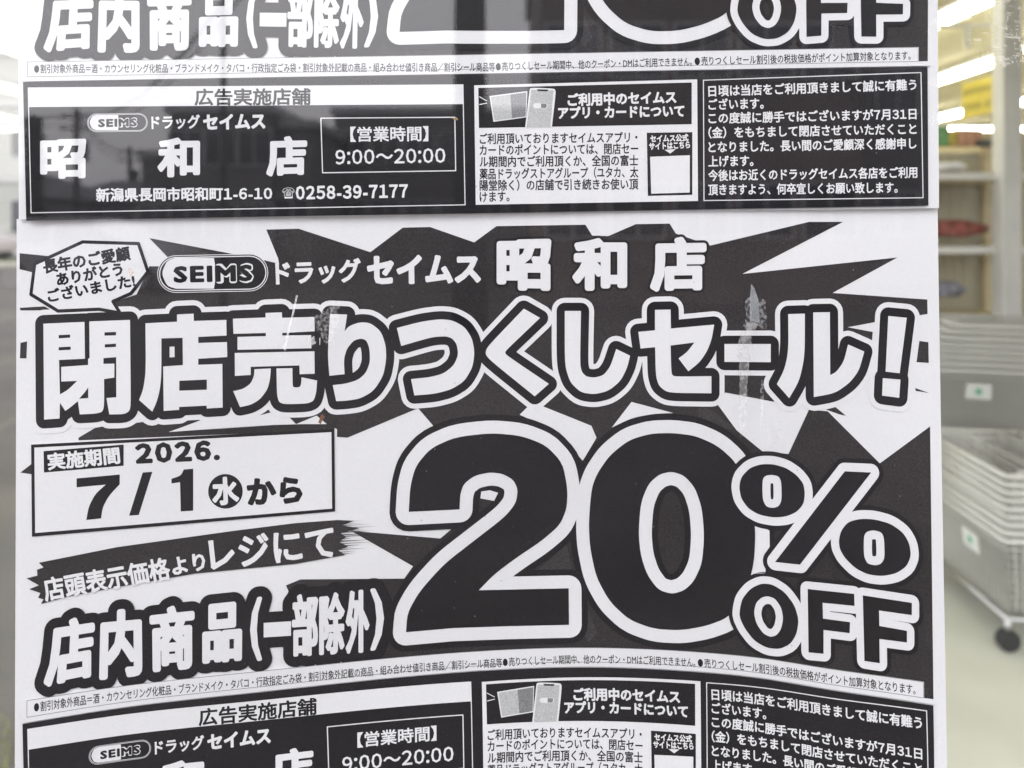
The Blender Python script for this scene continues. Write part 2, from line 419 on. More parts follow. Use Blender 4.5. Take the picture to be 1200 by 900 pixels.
for _, o, outs, holes in HEAD:
    O = [Z(p, *o) for p in outs]; H = [Z(p, *o) for p in holes]
    wh = outline(O, H, 15.4)
    bl = outline(O, H, 9.6)
    add('headline_character', cdt(O, H, 20), 5, white_m, [P_('white_border', wh, 3, white_m), P_('black_border', bl, 4, ink_m)])

# --- 20 % OFF
RA, RB, RC, RD = (450, 480, 3.104), (660, 480, 3.104), (850, 520, 4.8), (850, 640, 4.736)
zero_o = Z([(97,350,c),(105,280,c),(125,230,c),(170,165,c),(240,110,c),(320,87,c),(400,85,c),(480,95,c),(560,130,c),(627,190,c),(670,280,c),(700,420,c),(695,560,c),(660,680,c),(600,757,c),(520,787,c),(430,803,c),(330,798,c),(240,765,c),(170,700,c),(120,610,c),(97,500,c),(93,420,c)], *RB)
zero_h = Z([(274,450,c),(282,340,c),(310,270,c),(350,235,c),(395,225,c),(440,240,c),(480,285,c),(505,360,c),(513,460,c),(505,560,c),(475,625,c),(440,658,c),(395,671,c),(345,655,c),(305,600,c),(282,530,c)], *RB)
two = Z([(90,372),(95,280,c),(115,205,c),(170,140,c),(260,100,c),(390,85,c),(500,95,c),(590,130,c),(650,195,c),(668,290,c),(665,360,c),(640,420,c),(570,480,c),(480,540,c),(400,600,c),(345,657),(672,650),(673,783),(450,788),(250,795),(80,810),(85,740,c),(130,660,c),(220,560,c),(330,475,c),(440,390,c),(480,340,c),(487,290,c),(470,255,c),(430,233,c),(385,228,c),(330,240,c),(290,270,c),(277,310,c),(275,363)], *RA)
def big(name, O, H, rw, rd, lv, extra=()):
    add(name, cdt(O, H, 20), lv+2, ink_m, [P_('dark_border', outline(O, H, rd), lv, ink_m), P_('white_border', outline(O, H, rw), lv+1, white_m)] + list(extra))
big('discount_digit', [two], [], 15.2, 22.5, 6)
big('discount_digit', [zero_o], [zero_h], 15.2, 22.5, 6)
pl = Z([(78,250,c),(82,215,c),(95,180,c),(140,135,c),(200,115,c),(270,115,c),(340,135,c),(400,175,c),(440,225,c),(448,280,c),(440,340,c),(400,385,c),(340,410,c),(270,415,c),(190,400,c),(130,365,c),(90,310,c)], *RC)
plh = Z([(208,260,c),(210,200,c),(225,180,c),(260,174,c),(300,183,c),(315,215,c),(317,320,c),(300,352,c),(270,362,c),(232,355,c),(212,320,c)], *RC)
ps = Z([(672,155),(820,162),(420,680),(280,665)], *RC)
pr = Z([(638,545,c),(650,490,c),(690,440,c),(760,422,c),(840,425,c),(930,450,c),(1000,500,c),(1035,560,c),(1045,630,c),(1020,690,c),(960,730,c),(880,745,c),(800,735,c),(730,700,c),(670,640,c),(643,590,c)], *RC)
prh = Z([(778,590,c),(780,515,c),(800,492,c),(835,486,c),(878,498,c),(893,530,c),(897,640,c),(878,675,c),(845,685,c),(800,675,c),(782,640,c)], *RC)
big('percent_sign', [pl, ps, pr], [plh, prh], 9.4, 14.5, 9)
add('burst_gap', cdt([Lp([(886, 619), (901.7, 621.5), (902, 641), (893, 653), (895, 666), (898, 671.7), (882, 672.5), (884.4, 655), (886.5, 637)])], (), 20), 12, white_m)
oo = Z([(78,380,c),(82,340,c),(95,290,c),(140,235,c),(200,207,c),(260,212,c),(330,255,c),(385,330,c),(408,410,c),(395,490,c),(360,545,c),(300,572,c),(230,565,c),(160,525,c),(110,460,c),(85,410,c)], *RD)
oh = Z([(158,370,c),(170,315,c),(200,285,c),(235,277,c),(275,290,c),(310,340,c),(322,400,c),(310,460,c),(285,495,c),(250,505,c),(210,485,c),(172,430,c)], *RD)
big('discount_letter', [oo], [oh], 8.4, 13, 12)
big('discount_letter', [Z([(457,238),(715,265),(717,332),(540,314),(542,402),(692,422),(690,483),(545,465),(545,597),(462,590)], *RD)], [], 8.4, 13, 12)
big('discount_letter', [Z([(763,273),(1035,315),(1035,383),(853,357),(855,443),(1008,470),(1008,535),(855,515),(857,650),(772,637)], *RD)], [], 8.4, 13, 12)
add('burst_gap', cdt([Lp([(564, 576), (574, 574.5), (583.7, 577.5), (579, 587), (563, 584)])], (), 0), 9, white_m)

# --- speech bubble
bub = Z([(512,190),(948,203),(1022,422),(890,592),(748,655),(805,745),(640,716),(320,730),(108,600),(138,362)], 20, 255, 6.667)
add('speech_bubble', cdt([bub], (), 20), 3.4, white_m, [P_('bubble_border', ring(bub, 1.9), 3.6, ink_m),
    P_('lettering', merge([text('長年のご愛顧', (50.4, 313), (152.5, 296.5), 17.2, .042, 'L'), text('ありがとう', (66, 328), (143.5, 315), 16.4, .042, 'L'), text('ございました!', (55.5, 347.5), (158, 328.5), 16, .04, 'L')]), 3.7, ink_m)])

# --- header line: logo, shop name
def pill(cx, cy, w, h, ang, sp, grow=0, n=14):
    r = h/2; o = []
    for i in range(n+1): t = -math.pi/2+math.pi*i/n; o.append((w/2-r+(r+grow)*math.cos(t), (r+grow)*math.sin(t)))
    for i in range(n+1): t = math.pi/2+math.pi*i/n; o.append((-w/2+r+(r+grow)*math.cos(t), (r+grow)*math.sin(t)))
    o = [(cx+x*math.cos(ang)-y*math.sin(ang), cy+x*math.sin(ang)+y*math.cos(ang)) for x, y in o]
    return (Lp if sp == 'L' else Up)(o)
def logo(cx, cy, w, h, ang, sp, lv):
    k = h/44.5
    T = text('SEIMS', (cx-46.5*k, cy+.8*k), (cx+47*k, cy-1.3*k), 25*k, .05, sp)
    xm = cx - .0*w
    half = [(cx+w*.01, cy-h*.41), (cx-w/2+h*.5, cy-h*.41), (cx-w/2+h*.26, cy-h*.34, 1), (cx-w/2+h*.11, cy, 1), (cx-w/2+h*.26, cy+h*.34, 1), (cx-w/2+h*.5, cy+h*.41), (cx+w*.01, cy+h*.41), (cx+w*.035, cy)]
    fill = (Lp if sp == 'L' else Up)(half, 3)
    inner = pill(cx, cy, w-4.2*k, h-4.2*k, ang, sp)
    # split lettering: left part black on white, right part outlined in white
    xs = U2D(xm+w*.03, 0)[0] if sp == 'U' else L2D(xm+w*.03, cy)[0]
    vL = T[0]; Lf = [f for f in T[1] if vL[list(f), 0].mean() < xs]; Rf = [f for f in T[1] if vL[list(f), 0].mean() >= xs]
    # bold white ghost behind the right-hand letters
    T2 = text('SEIMS', (cx-48*k, cy+.8*k), (cx+48.5*k, cy-1.3*k), 26.3*k, .105, sp); R2f = [f for f in T2[1] if T2[0][list(f), 0].mean() >= xs]
    return P_('store_logo', cdt([pill(cx, cy, w, h, ang, sp)], [pill(cx, cy, w-1.6*k, h-1.6*k, ang, sp)], 0), lv+.4, white_m, [
        P_('logo_ground', cdt([pill(cx, cy, w, h, ang, sp)], (), 0), lv, ink_m),
        P_('logo_ring', cdt([inner], [pill(cx, cy, w-6.6*k, h-6.6*k, ang, sp)], 0), lv+.4, white_m),
        P_('logo_left_half', cdt([fill], (), 0), lv+.5, white_m),
        P_('lettering', (vL, Lf+Rf), lv+1.4, ink_m), P_('lettering_outline', (T2[0], R2f), lv+.9, white_m)])
PARTS.append(logo(249.3, 320.3, 130, 44, -.02, 'L', 4))
add('shop_name_lettering', merge([text('ドラッグ', (322.8, 320.5), (423, 316.8), 29, .035, 'L'), text('セイムス', (430, 317), (563.3, 314.6), 37, .055, 'L')]), 2.5, white_m)
for ch, q in (('昭', [(582, 281), (646, 279.5), (646, 341.5), (582, 340)]), ('和', [(670.8, 279), (735, 279), (735, 340.5), (670.8, 341)]), ('店', [(761.8, 278), (828, 277), (828, 341), (761.8, 342)])):
    hv, loops, pf = heavy(ch, q, 3.3)
    add('branch_name_character', hv, 3, white_m, [P_('black_border', cdt([], (), 0, loops=loops, r=6.3), 2.4, ink_m)])

# --- date panel
fo = Lp([(36.4, 521), (391.8, 502.8), (392.7, 599.3), (37.4, 629)]); fi = Lp([(40.2, 524.5), (388.3, 506.4), (389.2, 596), (41.2, 624.6)])
seven = Z([(197,155),(308,145),(308,170),(280,200,c),(264,230,c),(260,258),(222,262),(228,228,c),(245,195,c),(272,171),(197,178)], 0, 490, 2.195)
slash = Z([(367,140),(392,138),(357,249),(332,251)], 0, 490, 2.195)
one = Z([(441,156),(465,148,c),(473,132),(497,130),(497,238),(465,240),(463,165),(441,168)], 0, 490, 2.195)
ct = Lp([(264.2+20.3*math.cos(t*math.pi/14), 575.8+20.3*math.sin(t*math.pi/14)) for t in range(28)])
add('date_panel', cdt([fo], (), 20), 6, white_m, [P_('panel_frame', frame(fo, fi), 6.5, ink_m),
    P_('black_label', cdt([Lp([(51, 528.7), (144.9, 521), (144.9, 545.8), (51.5, 553.8)])], (), 20), 6.5, ink_m),
    P_('label_lettering', text('実施期間', (55.6, 541.5), (140.3, 533.5), 20.5, .035, 'L'), 7, white_m),
    P_('date_lettering', merge([text('2026.', (158.5, 531.8), (257.4, 527.2), 27.5, .06, 'L'), text('から', (289.3, 577), (354.4, 574), 34, .055, 'L')]), 6.5, ink_m),
    P_('date_digit', cdt([seven], (), 0), 6.5, ink_m), P_('date_slash', cdt([slash], (), 0), 6.5, ink_m), P_('date_digit', cdt([one], (), 0), 6.5, ink_m),
    P_('weekday_disc', cdt([ct], (), 0), 6.5, ink_m), P_('weekday_character', text('水', (248.5, 576.2), (280, 575), 33, .045, 'L'), 7, white_m)])

# --- brush stroke line
br = Z([(95,390),(112,384),(100,372),(300,332),(600,290),(760,270),(868,262),(910,264),(880,276),(925,283),(876,296),(890,306),(872,318),(895,330),(870,340),(888,352),(760,375),(500,400),(300,435),(170,460),(105,478),(112,466),(98,462),(104,450),(75,440),(100,430),(68,412),(96,405)], 0, 490, 2.195)
hairs = []
random.seed(3)
for i in range(16):
    y = 268+i*5.5+random.uniform(-1.5, 1.5); x0 = 862; x1 = 905+random.random()*90*(1-abs(i-6)/13); t = random.uniform(.6, 1.8)
    hairs.append(Z([(x0, y-t), (x1, y-t*.3-(x1-x0)*.05), (x0, y+t)], 0, 490, 2.195))
hm = [cdt([h], (), 0) for h in hairs]
add('brush_stroke', cdt([br], (), 18), 7, burst_m, [P_('brush_hairs', merge(hm), 6.6, burst_m, kind='stuff'),
    P_('lettering', merge([text('店頭表示価格', (51, 692), (199, 666), 28.5, .03, 'L'), text('より', (201, 664.2), (240.5, 657.5), 23, .035, 'L'), text('レジにて', (245.5, 650.5), (392, 634.5), 42, .03, 'L')]), 7.6, white_m)])

# --- in-store goods line
Q = [('店', [(59,728),(111,721),(112,793),(50,806)]), ('内', [(118,716),(166,712),(167,792),(116,797)]), ('商', [(175,713),(228,707),(228,784),(176,788)]), ('品', [(237,709),(284,704),(283.4,774.7),(237,778)]),
     ('(', [(293,701),(307,699),(307,774),(293,776)]), ('一', [(309,738),(341,736),(341,738),(309,740)]), ('部', [(342,697),(373,695),(373,768),(342,770)]), ('除', [(374,696),(404,693),(404,766),(374,768)]), ('外', [(405,693),(433,690),(433,764),(405,767)]), (')', [(434,690),(450,688),(450,760),(434,763)])]
for ch, q in Q:
    if ch == '一':
        O = Lp([(309, 730), (341, 728), (341, 745), (309, 747)]); hv = cdt([O], (), 0); bl = outline([O], [], 12)
    else:
        r = {'(': 1.8, ')': 1.8}.get(ch, 2.9 if q[1][0]-q[0][0] > 40 else 1.8)
        hv, loops, pf = heavy(ch, q, r); bl = cdt([], (), 22, loops=loops, r=13.5)
    add('range_character', hv, 8.6, white_m, [P_('black_border', bl, 7.8, ink_m)])

# --- disclaimer strip
d0, d1 = (32, 72.4), (1076.7, 55)
strip = Up([(32, 72.4), (1076.7, 55), (1076.7, 72), (1090, 71.5), (1090, 77), (25, 95.5), (25, 73)])
add('disclaimer_strip', cdt([strip], (), 20), 14, white_m, [
    P_('strip_border', band(Up([(32, 72.6), (1076, 55.4), (1076, 72), (32, 90)]), .32), 14.5, grey_ink),
    P_('lettering', merge([text('●割引対象外商品=酒・カウンセリング化粧品・ブランドメイク・タバコ・行政指定ごみ袋・割引対象外記載の商品・組み合わせ値引き商品/割引シール商品等', (40, 80.8), (580, 78.6), 11.3, .012),
        text('●売りつくしセール期間中、他のクーポン・DMはご利用できません。', (581, 78.2), (811, 72.2), 11.3, .012), text('●売りつくしセール割引後の税抜価格がポイント加算対象となります。', (814, 71.8), (1067, 65), 11.3, .012)]), 14.7, ink_m)])

# --- store panel, app panel, notice panel on one black band
add('black_band', cdt([Up([(27, 96.4), (1087, 78.3), (1088, 240.7), (30.7, 258.7)])], (), 20), 14, ink_m)
cards = lambda pts, lv, m, nm: P_(nm, cdt([Up(pts)], (), 0), lv, m)
th = .55
store = [P_('title_strip', cdt([Up([(33, 103), (542.5, 99.6), (542.5, 122), (33, 125.5)])], (), 20), 14.6, white_m, [P_('lettering', text('広告実施店舗', (228, 114), (364, 113.4), 20.5, .026), 15.2, ink_m)]),
    logo(137.6, 143.6, 71, 21.6, -.01, 'U', 15),
    P_('shop_name_lettering', merge([text('ドラッグ', (177.4, 143.8), (234.4, 142.6), 17, .03), text('セイムス', (238, 143.4), (311, 141.8), 20, .05)]), 15.2, white_m), P_('hours_lettering', merge([text('【営業時間】', (410.5, 157.6), (502, 156.8), 18.5, .02),
        text('9:00〜20:00', (393, 184.2), (522, 182), 22, .018)]), 15.2, white_m), P_('address_lettering', merge([text('新潟県長岡市昭和町1-6-10', (112.5, 228.7), (319, 226.6), 16.5, .032)]), 15.2, white_m), P_('phone_lettering', merge([text('☎', (331, 226.2), (345, 226), 13, 0), text('0258-39-7177', (346.5, 226), (478, 223.6), 19.5, .035)]), 15.2, white_m),
    P_('hours_frame', band(Up([(376, 138.5), (533, 137.4), (534, 200), (378, 202.5)]), .6), 15.2, white_m)]
for ch, q in (('昭', [(47, 163.5), (101, 162.5), (101, 209), (47, 210)]), ('和', [(184.5, 161.5), (234.4, 161), (234.4, 207.5), (184.5, 208)]), ('店', [(312, 160), (360, 159), (360, 205.5), (312, 207)])):
    store.append(P_('branch_name_character', heavy(ch, q, 2.2, 'U')[0], 15.2, white_m))
add('store_panel', band(Up([(33, 103), (542.5, 99.4), (545, 240), (36.4, 249.4)]), th), 14.8, white_m, store)
app = [P_('header_ground', cdt([Up([(560.5, 103), (810.6, 96.7), (810.6, 145.5), (561.3, 150)])], (), 20), 15.2, ink_m),
    P_('header_lettering', merge([text('ご利用中のセイムス', (665, 117.3), (792.6, 113.8), 15.3, .045), text('アプリ・カードについて', (654, 132.6), (802, 130), 15, .045)]), 16, white_m),
    P_('card_picture', cdt([Up([(573.7, 112.5), (618, 106.7), (616.7, 137.5), (578.3, 142.8)])], (), 0), 15.8, white_m, [cards([(575.2, 113.7), (598, 110.8), (600, 138.6), (579.4, 141.3)], 16.2, mid_ink, 'card_face'), cards([(598, 110.8), (617, 108.2), (616, 136.4), (600, 138.6)], 16.2, grey_ink, 'card_face')]),
    P_('phone_picture', cdt([Up([(620.3, 108, 1), (621, 103.5, 1), (625, 102.8, 1), (646, 103.6, 1), (650.5, 104.5, 1), (651.3, 109, 1), (646.7, 149.3), (615.3, 150)])], (), 0), 16.6, white_m, [
        cards([(622.4, 105.4), (648.6, 106), (645, 148.8), (617.2, 149.4)], 17, mid_ink, 'screen_picture'), cards([(629, 104.6), (642.5, 105), (641.5, 107), (630.5, 106.7)], 17.4, ink_m, 'notch_mark'),
        P_('badge_print', cdt([pill(633.3, 123.9, 17, 6, .02, 'U')], (), 0), 17.4, white_m), cards([(634, 121.3), (640, 121.5), (641, 124, 1), (639.5, 126.6), (634, 126.5)], 17.7, grey_ink, 'badge_half')]),
    P_('spark_mark', merge([cdt([Up([(561.7, 112.7), (570.8, 117.9), (570.6, 118.8), (561.7, 113.9)])], (), 0), cdt([Up([(561.7, 121.9), (570.8, 120.3), (570.9, 121.2), (561.8, 123.1)])], (), 0)]), 15.8, white_m),
    P_('body_lettering', merge([text(s, (562, y0), (xr, y1), 13.6, .021) for s, y0, xr, y1 in (('ご利用頂いておりますセイムスアプリ・', 162.8, 747, 160.9), ('カードのポイントについては、閉店セー', 176, 748, 174.2), ('ル期間内でご利用頂くか、全国の富士', 189.6, 748, 188), ('薬品ドラッグストアグループ（ユタカ、太', 204, 748, 201.8), ('陽堂除く）の店舗で引き続きお使い頂', 217.4, 748, 215.7), ('けます。', 231, 597, 230))]), 15.2, ink_m),
    P_('site_box', cdt([Up([(758, 155.6), (811.3, 154.9), (811.3, 228.3), (759.2, 229.5)])], (), 20), 15.2, ink_m, [P_('site_lettering', merge([text('セイムス公式', (761.9, 162.7), (806.8, 161.3), 8.8, .045), text('サイトはこちら', (760.7, 171.6), (808.7, 169.6), 9, .045), cdt([Up([(778.7, 175.5), (791.8, 174.8), (785.5, 180)])], (), 0)]), 15.9, white_m),
        P_('blank_square', cdt([Up([(761.9, 183.7), (808.3, 181.9), (808.3, 225.6), (763.2, 227)])], (), 20), 15.9, white_m)])]
add('app_panel', cdt([Up([(555.6, 100), (817, 93), (818, 235.5), (557.5, 240)])], (), 20), 14.6, white_m, app)
NL = [('日頃は当店をご利用頂きまして誠に有難う', 107, 1074, 99.3), ('ございます。', 122.7, 895, 121.2), ('この度誠に勝手ではございますが7月31日', 138.8, 1074, 133.5), ('（金）をもちまして閉店させていただくこと', 155.7, 1074, 151), ('となりました。長い間のご愛顧深く感謝申し', 172.6, 1074, 168), ('上げます。', 189.3, 883, 188.4), ('今後はお近くのドラッグセイムス各店をご利用', 205.8, 1075, 202), ('頂きますよう、何卒宜しくお願い致します。', 222.5, 1052, 219.8)]
add('notice_panel', band(Up([(824.3, 94), (1079.3, 85), (1081.7, 231.7), (825, 235)]), th), 14.8, white_m, [P_('notice_lettering', merge([text(s, (830, a), (xr, b), 13.8, .026) for s, a, xr, b in NL]), 15.2, white_m)])

print('parts', len(PARTS))

def build_sheet(label, place, v0, v1, xl, xr):
    cx = .5*(xl(v0)+xr(v0)); base = place(np.array([560.]), np.array([v1]), 0)[0]
    root = empty('sale_poster', tuple(base), label, 'poster')
    nx, ny = 110, 72; vs = []
    T = []
    for j in range(ny+1):
        v = v0+(v1-v0)*j/ny
        for i in range(nx+1):
            x = xl(v)+(xr(v)-xl(v))*i/nx; yy = v-.0125*(x-560) if place is place_upper else v-.0125*(x-560)*max(0, 1-(v-v0)/300)
            T.append((x, yy))
    T = np.array(T)
    front = place(T[:, 0], T[:, 1], 0); back = place(T[:, 0], T[:, 1], -.00018)
    n = len(T); fs = []
    for j in range(ny):
        for i in range(nx):
            a = j*(nx+1)+i; fs.append((a, a+nx+1, a+nx+2, a+1)); fs.append((n+a, n+a+1, n+a+nx+2, n+a+nx+1))
    rim = [i for i in range(nx)] + [nx+(nx+1)*j for j in range(ny)] + [ny*(nx+1)+i for i in range(nx, 0, -1)] + [(nx+1)*j for j in range(ny, 0, -1)]
    for i in range(len(rim)): a, b = rim[i], rim[(i+1) % len(rim)]; fs.append((a, b, n+b, n+a))
    off = np.array(base)
    o = pyd('paper', np.vstack([front, back])-off, fs, paper_m, root, smooth=False)
    def mk(p, parent):
        v, f = p['shape']; w = place(v[:, 0], v[:, 1], p['lift'])-off
        # make every face look towards the viewer
        ff = []
        for q in f:
            a, b, c_ = v[q[0]], v[q[1]], v[q[2]]
            ff.append(tuple(q) if (b[0]-a[0])*(c_[1]-a[1])-(b[1]-a[1])*(c_[0]-a[0]) < 0 else tuple(q)[::-1])
        ff = [q[::-1] for q in ff]
        ob = pyd(p['name'], w, ff, p['m'], parent, p['kind'])
        if p['label']: ob['label'] = p['label']
        return ob
    def rec(p, parent, depth):
        ob = mk(p, parent)
        for c_ in p['ch']: rec(c_, ob if depth < 2 else parent, depth+1 if depth < 2 else depth)
    for p in PARTS: rec(p, root, 1)
    return root
low = build_sheet('whole lower sale poster with the huge 20% OFF, its foot curling away from the glass', place_lower, 250, 960, lambda v: 19.5-.002*(v-262), lambda v: 1099+.012*(v-262)-1.0*float(k_(v))*4)
upp = build_sheet('upper sale poster cut off by the photo top, street reflected in its black panels', place_upper, 262, 948.5, lambda v: 21+.004*(v-700), lambda v: 1099+.006*(v-700))

# ------------------------------------------------------------ the window glass
gm = bpy.data.materials.new('window_glass'); gm.use_nodes = True; n = gm.node_tree; n.nodes.remove(n.nodes['Principled BSDF'])
tr = n.nodes.new('ShaderNodeBsdfTransparent'); tr.inputs[0].default_value = (.985, .995, .99, 1)
gl = n.nodes.new('ShaderNodeBsdfGlossy'); gl.inputs['Roughness'].default_value = .004
geo = n.nodes.new('ShaderNodeNewGeometry')
def mnode(op, a=None, b=None):
    q = n.nodes.new('ShaderNodeMath'); q.operation = op
    for i_, x_ in enumerate((a, b)):
        if x_ is None: continue
        if isinstance(x_, (int, float)): q.inputs[i_].default_value = x_
        else: n.links.new(x_, q.inputs[i_])
    return q.outputs[0]
dp = n.nodes.new('ShaderNodeVectorMath'); dp.operation = 'DOT_PRODUCT'; n.links.new(geo.outputs['Incoming'], dp.inputs[0]); n.links.new(geo.outputs['Normal'], dp.inputs[1])
cosv = mnode('ABSOLUTE', dp.outputs['Value']); sch = mnode('ADD', mnode('MULTIPLY', mnode('POWER', mnode('SUBTRACT', 1.0, cosv), 5.0), .945), .055)
mxs = n.nodes.new('ShaderNodeMixShader'); n.links.new(sch, mxs.inputs[0]); n.links.new(tr.outputs[0], mxs.inputs[1]); n.links.new(gl.outputs[0], mxs.inputs[2])
n.links.new(mxs.outputs[0], n.nodes['Material Output'].inputs[0])
def pane(name, x0, x1, y0, y1, z0, z1, label=None, cat='window', parent=None):
    # outer skin only: each face reflects once, the second face follows 5 mm behind
    o = MB().box(x0, x1, y0, y1, z0, z1).build(name, gm, parent)
    return o
gp = empty('shop_window', (0, .333, .02), 'clear shop front window pane the two posters hang behind', 'window')
# local coordinates
MB().box(-.545, 1.6, -.0020, .0028, .0, 2.75).build('pane', gm, gp)

exec_parts = None
# ------------------------------------------------------------ ground and shop shell
asphalt = mat('asphalt', (.062, .057, .053), .9, noise=.2, nscale=1.3, bump=.6, bscale=60)
speckle(asphalt, 90, .35)
wallm = mat('cream_wall', (.70, .62, .42), .7, noise=.04, nscale=2)
floorm = mat('shop_floor', (.53, .54, .46), .28, noise=.07, nscale=2.5, spec=.5)
ceilm = mat('ceiling_board', (.74, .67, .46), .8, noise=.03, nscale=3)
alum = mat('aluminium', (.55, .56, .57), .35, metal=.7, noise=.05)
meta(MB().box(-150, 150, -150, 150, -.3, 0).build('ground', asphalt), kind='structure')
meta(MB().box(-.56, 14, .30, 13, .004, .02).build('shop_floor', floorm), kind='structure')
meta(MB().box(-.56, 14, .30, 13, 2.95, 3.1).build('shop_ceiling', ceilm), kind='structure')
meta(MB().box(-.56, 14, 12.8, 13, .02, 2.95).build('back_wall', wallm), kind='structure')
meta(MB().box(13.8, 14, .34, 12.8, .02, 2.95).build('side_wall', wallm), kind='structure')
# corner glazing on the left
sw = empty('side_window', (-.55, .345, .02), 'tall side window at the left corner looking out on the street', 'window')
MB().box(-.003, .002, .02, 5.0, .0, 2.93).build('pane', gm, sw)
MB().box(-.02, .02, 0, .02, 0, 2.93).build('corner_post', alum, sw)
MB().box(-.02, .02, 5.0, 5.06, 0, 2.93).build('mullion', alum, sw)
meta(MB().box(-.58, -.54, 5.41, 12.8, .02, 2.95).build('side_wall', wallm), kind='structure')
# right-hand continuation of the front
fm = empty('window_mullion', (1.62, .333, .02), 'aluminium mullion of the shop front beyond the right edge', 'mullion'); MB().box(-.02, .02, -.03, .03, 0, 2.9).build('post', alum, fm)

# ceiling lamps
lampm = mat('lit_tube', (1, 1, 1), .5, emit=((1, .96, .80), 15.0)); housem = mat('lamp_housing', (.8, .79, .75), .4)
def lamp(x, y0, y1, lab, alongx=False):
    L = y1-y0; t = empty('ceiling_lamp', (x, y0, 2.93), lab, 'lamp', 'lit strip lamps under the shop ceiling')
    if alongx:
        MB().box(0, L, -.09, .09, -.03, .015).build('housing', housem, t); MB().tube([(.03, 0, -.05), (L-.03, 0, -.05)], .03, 10).build('tube', lampm, t)
    else:
        MB().box(-.09, .09, 0, L, -.03, .015).build('housing', housem, t); MB().tube([(0, .03, -.05), (0, L-.03, -.05)], .04, 10).build('tube', lampm, t)
lamp(3.05, 4.45, 6.9, 'nearest and longest lit strip lamp, cut by the top edge')
lamp(4.32, 5.2, 6.2, 'lit strip lamp right of the grey pillar, level with the upper grime')
lamp(4.30, 6.45, 9.0, 'lit strip lamp just above the yellow sign')
lamp(5.87, 9.1, 11.2, 'short lit strip lamp partly behind the yellow sign')
lamp(6.1, 8.2, 9.0, 'lit strip lamp at the right edge beside the pillar')
lamp(6.35, 11.4, 12.3, 'left one of two level lit lamps below the yellow sign', True)
lamp(6.95, 11.4, 12.45, 'right one of two level lit lamps below the yellow sign', True)
for i, (x, y) in enumerate(((1.2, 3.2), (1.2, 7.0), (7.5, 4.0), (8.5, 8.0))):
    lamp(x, y, y+2.4, ['lit strip lamp over the nearest aisle behind the posters', 'lit strip lamp deep in the shop behind the posters', 'lit strip lamp far right of the frame', 'farthest right lit strip lamp near the back'][i])

# pillar
p = at(1180, 260, 3.5)
pil = empty('shop_pillar', (p[0], 3.5, .02), 'slim pale grey pillar right of the yellow sign', 'pillar')
bevel(MB().box(-.045, .045, -.045, .045, 0, 2.93).build('shaft', mat('pillar_paint', (.66, .66, .63), .4, noise=.04), pil), .008)
MB().box(-.055, .055, -.055, .055, 0, .08).build('base', alum, pil)

# yellow hanging sign (out of focus: two rows of dark characters that cannot be read)
a = at(1127, 98, 5.0); b = at(1180, 84, 4.7)
yel = mat('yellow_card', (.80, .66, .10), .5, noise=.04); dk = mat('sign_ink', (.12, .12, .09), .6)
sg = empty('yellow_sign', (a[0], a[1], a[2]), 'yellow hanging price sign with two rows of small dark characters', 'sign')
ax = V((b[0]-a[0], b[1]-a[1], 0)); Ls = ax.length; sg.rotation_euler = (0, 0, math.atan2(ax.y, ax.x))
rise = (b[2]-a[2])
MB().prism([(0, 0), (Ls, rise), (Ls, rise-.235), (0, -.24)], 0, .004).build('board', yel, sg)
m = MB(); random.seed(5)
for row, (z, h) in enumerate(((-.05, .045), (-.15, .055))):
    for k in range(5 + row*2):
        x = .02+k*(Ls*.62 if row == 0 else Ls*.88)/(5+row*2); zz = z+rise*x/Ls
        if row == 1 and k == 3: m.box(x, x+.02, -.003, -.001, zz-.03, zz-.026); continue
        for q in range(3): m.box(x, x+.026, -.003, -.001, zz-q*h*.33-.004, zz-q*h*.33)
        m.box(x+.009, x+.014, -.0045, -.0031, zz-h*.8, zz)
m.build('sign_marks', dk, sg, kind='stuff')
MB().tube([(Ls*.15, 0, .0), (Ls*.15, 0, 2.93-a[2])], .002, 5).build('cord', alum, sg); MB().tube([(Ls*.85, 0, rise), (Ls*.85, 0, 2.93-a[2])], .002, 5).build('cord', alum, sg)

# white ceiling hanger
a = at(1100, 30, 4.6)
hg = empty('ceiling_rail', a, 'white hanging rail with a short drop between the two nearest lamps', 'rail')
MB().box(-.6, .42, -.01, .01, -.012, .012).build('rail', housem, hg); MB().box(.16, .195, -.01, .01, -.14, -.012).build('drop_rod', housem, hg)
MB().tube([(-.4, 0, .012), (-.4, 0, 2.95-a[2])], .004, 6).build('wire', housem, hg); MB().tube([(.3, 0, .012), (.3, 0, 2.95-a[2])], .004, 6).build('wire', housem, hg)

# shelving
crm = mat('cream_steel', (.70, .61, .39), .4, noise=.03); peg = mat('pegboard', (.52, .51, .40), .6, noise=.05)
def shelf(name_label, x0, x1, y, hs_, top, label):
    t = empty('shelf_unit', (x0, y, .02), label, 'shelf'); w = x1-x0
    for xx in (0, w-.05): bevel(MB().box(xx, xx+.05, -.02, .04, 0, top).build('upright', crm, t), .004)
    bp = MB().box(.05, w-.05, .02, .03, .1, top-.03).build('back_panel', peg, t)
    gm_ = MB()
    for i in range(int((w-.1)/.05)): gm_.box(.06+i*.05, .064+i*.05, .014, .0198, .12, top-.05)
    gm_.build('panel_ribs', crm, bp, kind='stuff')
    for z in hs_:
        s_ = bevel(MB().box(.05, w-.05, -.38, .015, z-.03, z).build('shelf', crm, t), .004)
    for z in hs_: MB().box(.05, w-.05, -.386, -.3805, z-.028, z+.004).build('price_rail', housem, t)
    MB().box(.0, w, -.40, .02, .0, .1).build('base', crm, t)
    return t
Y = 3.9
x1 = at(1163, 0, Y)[0]
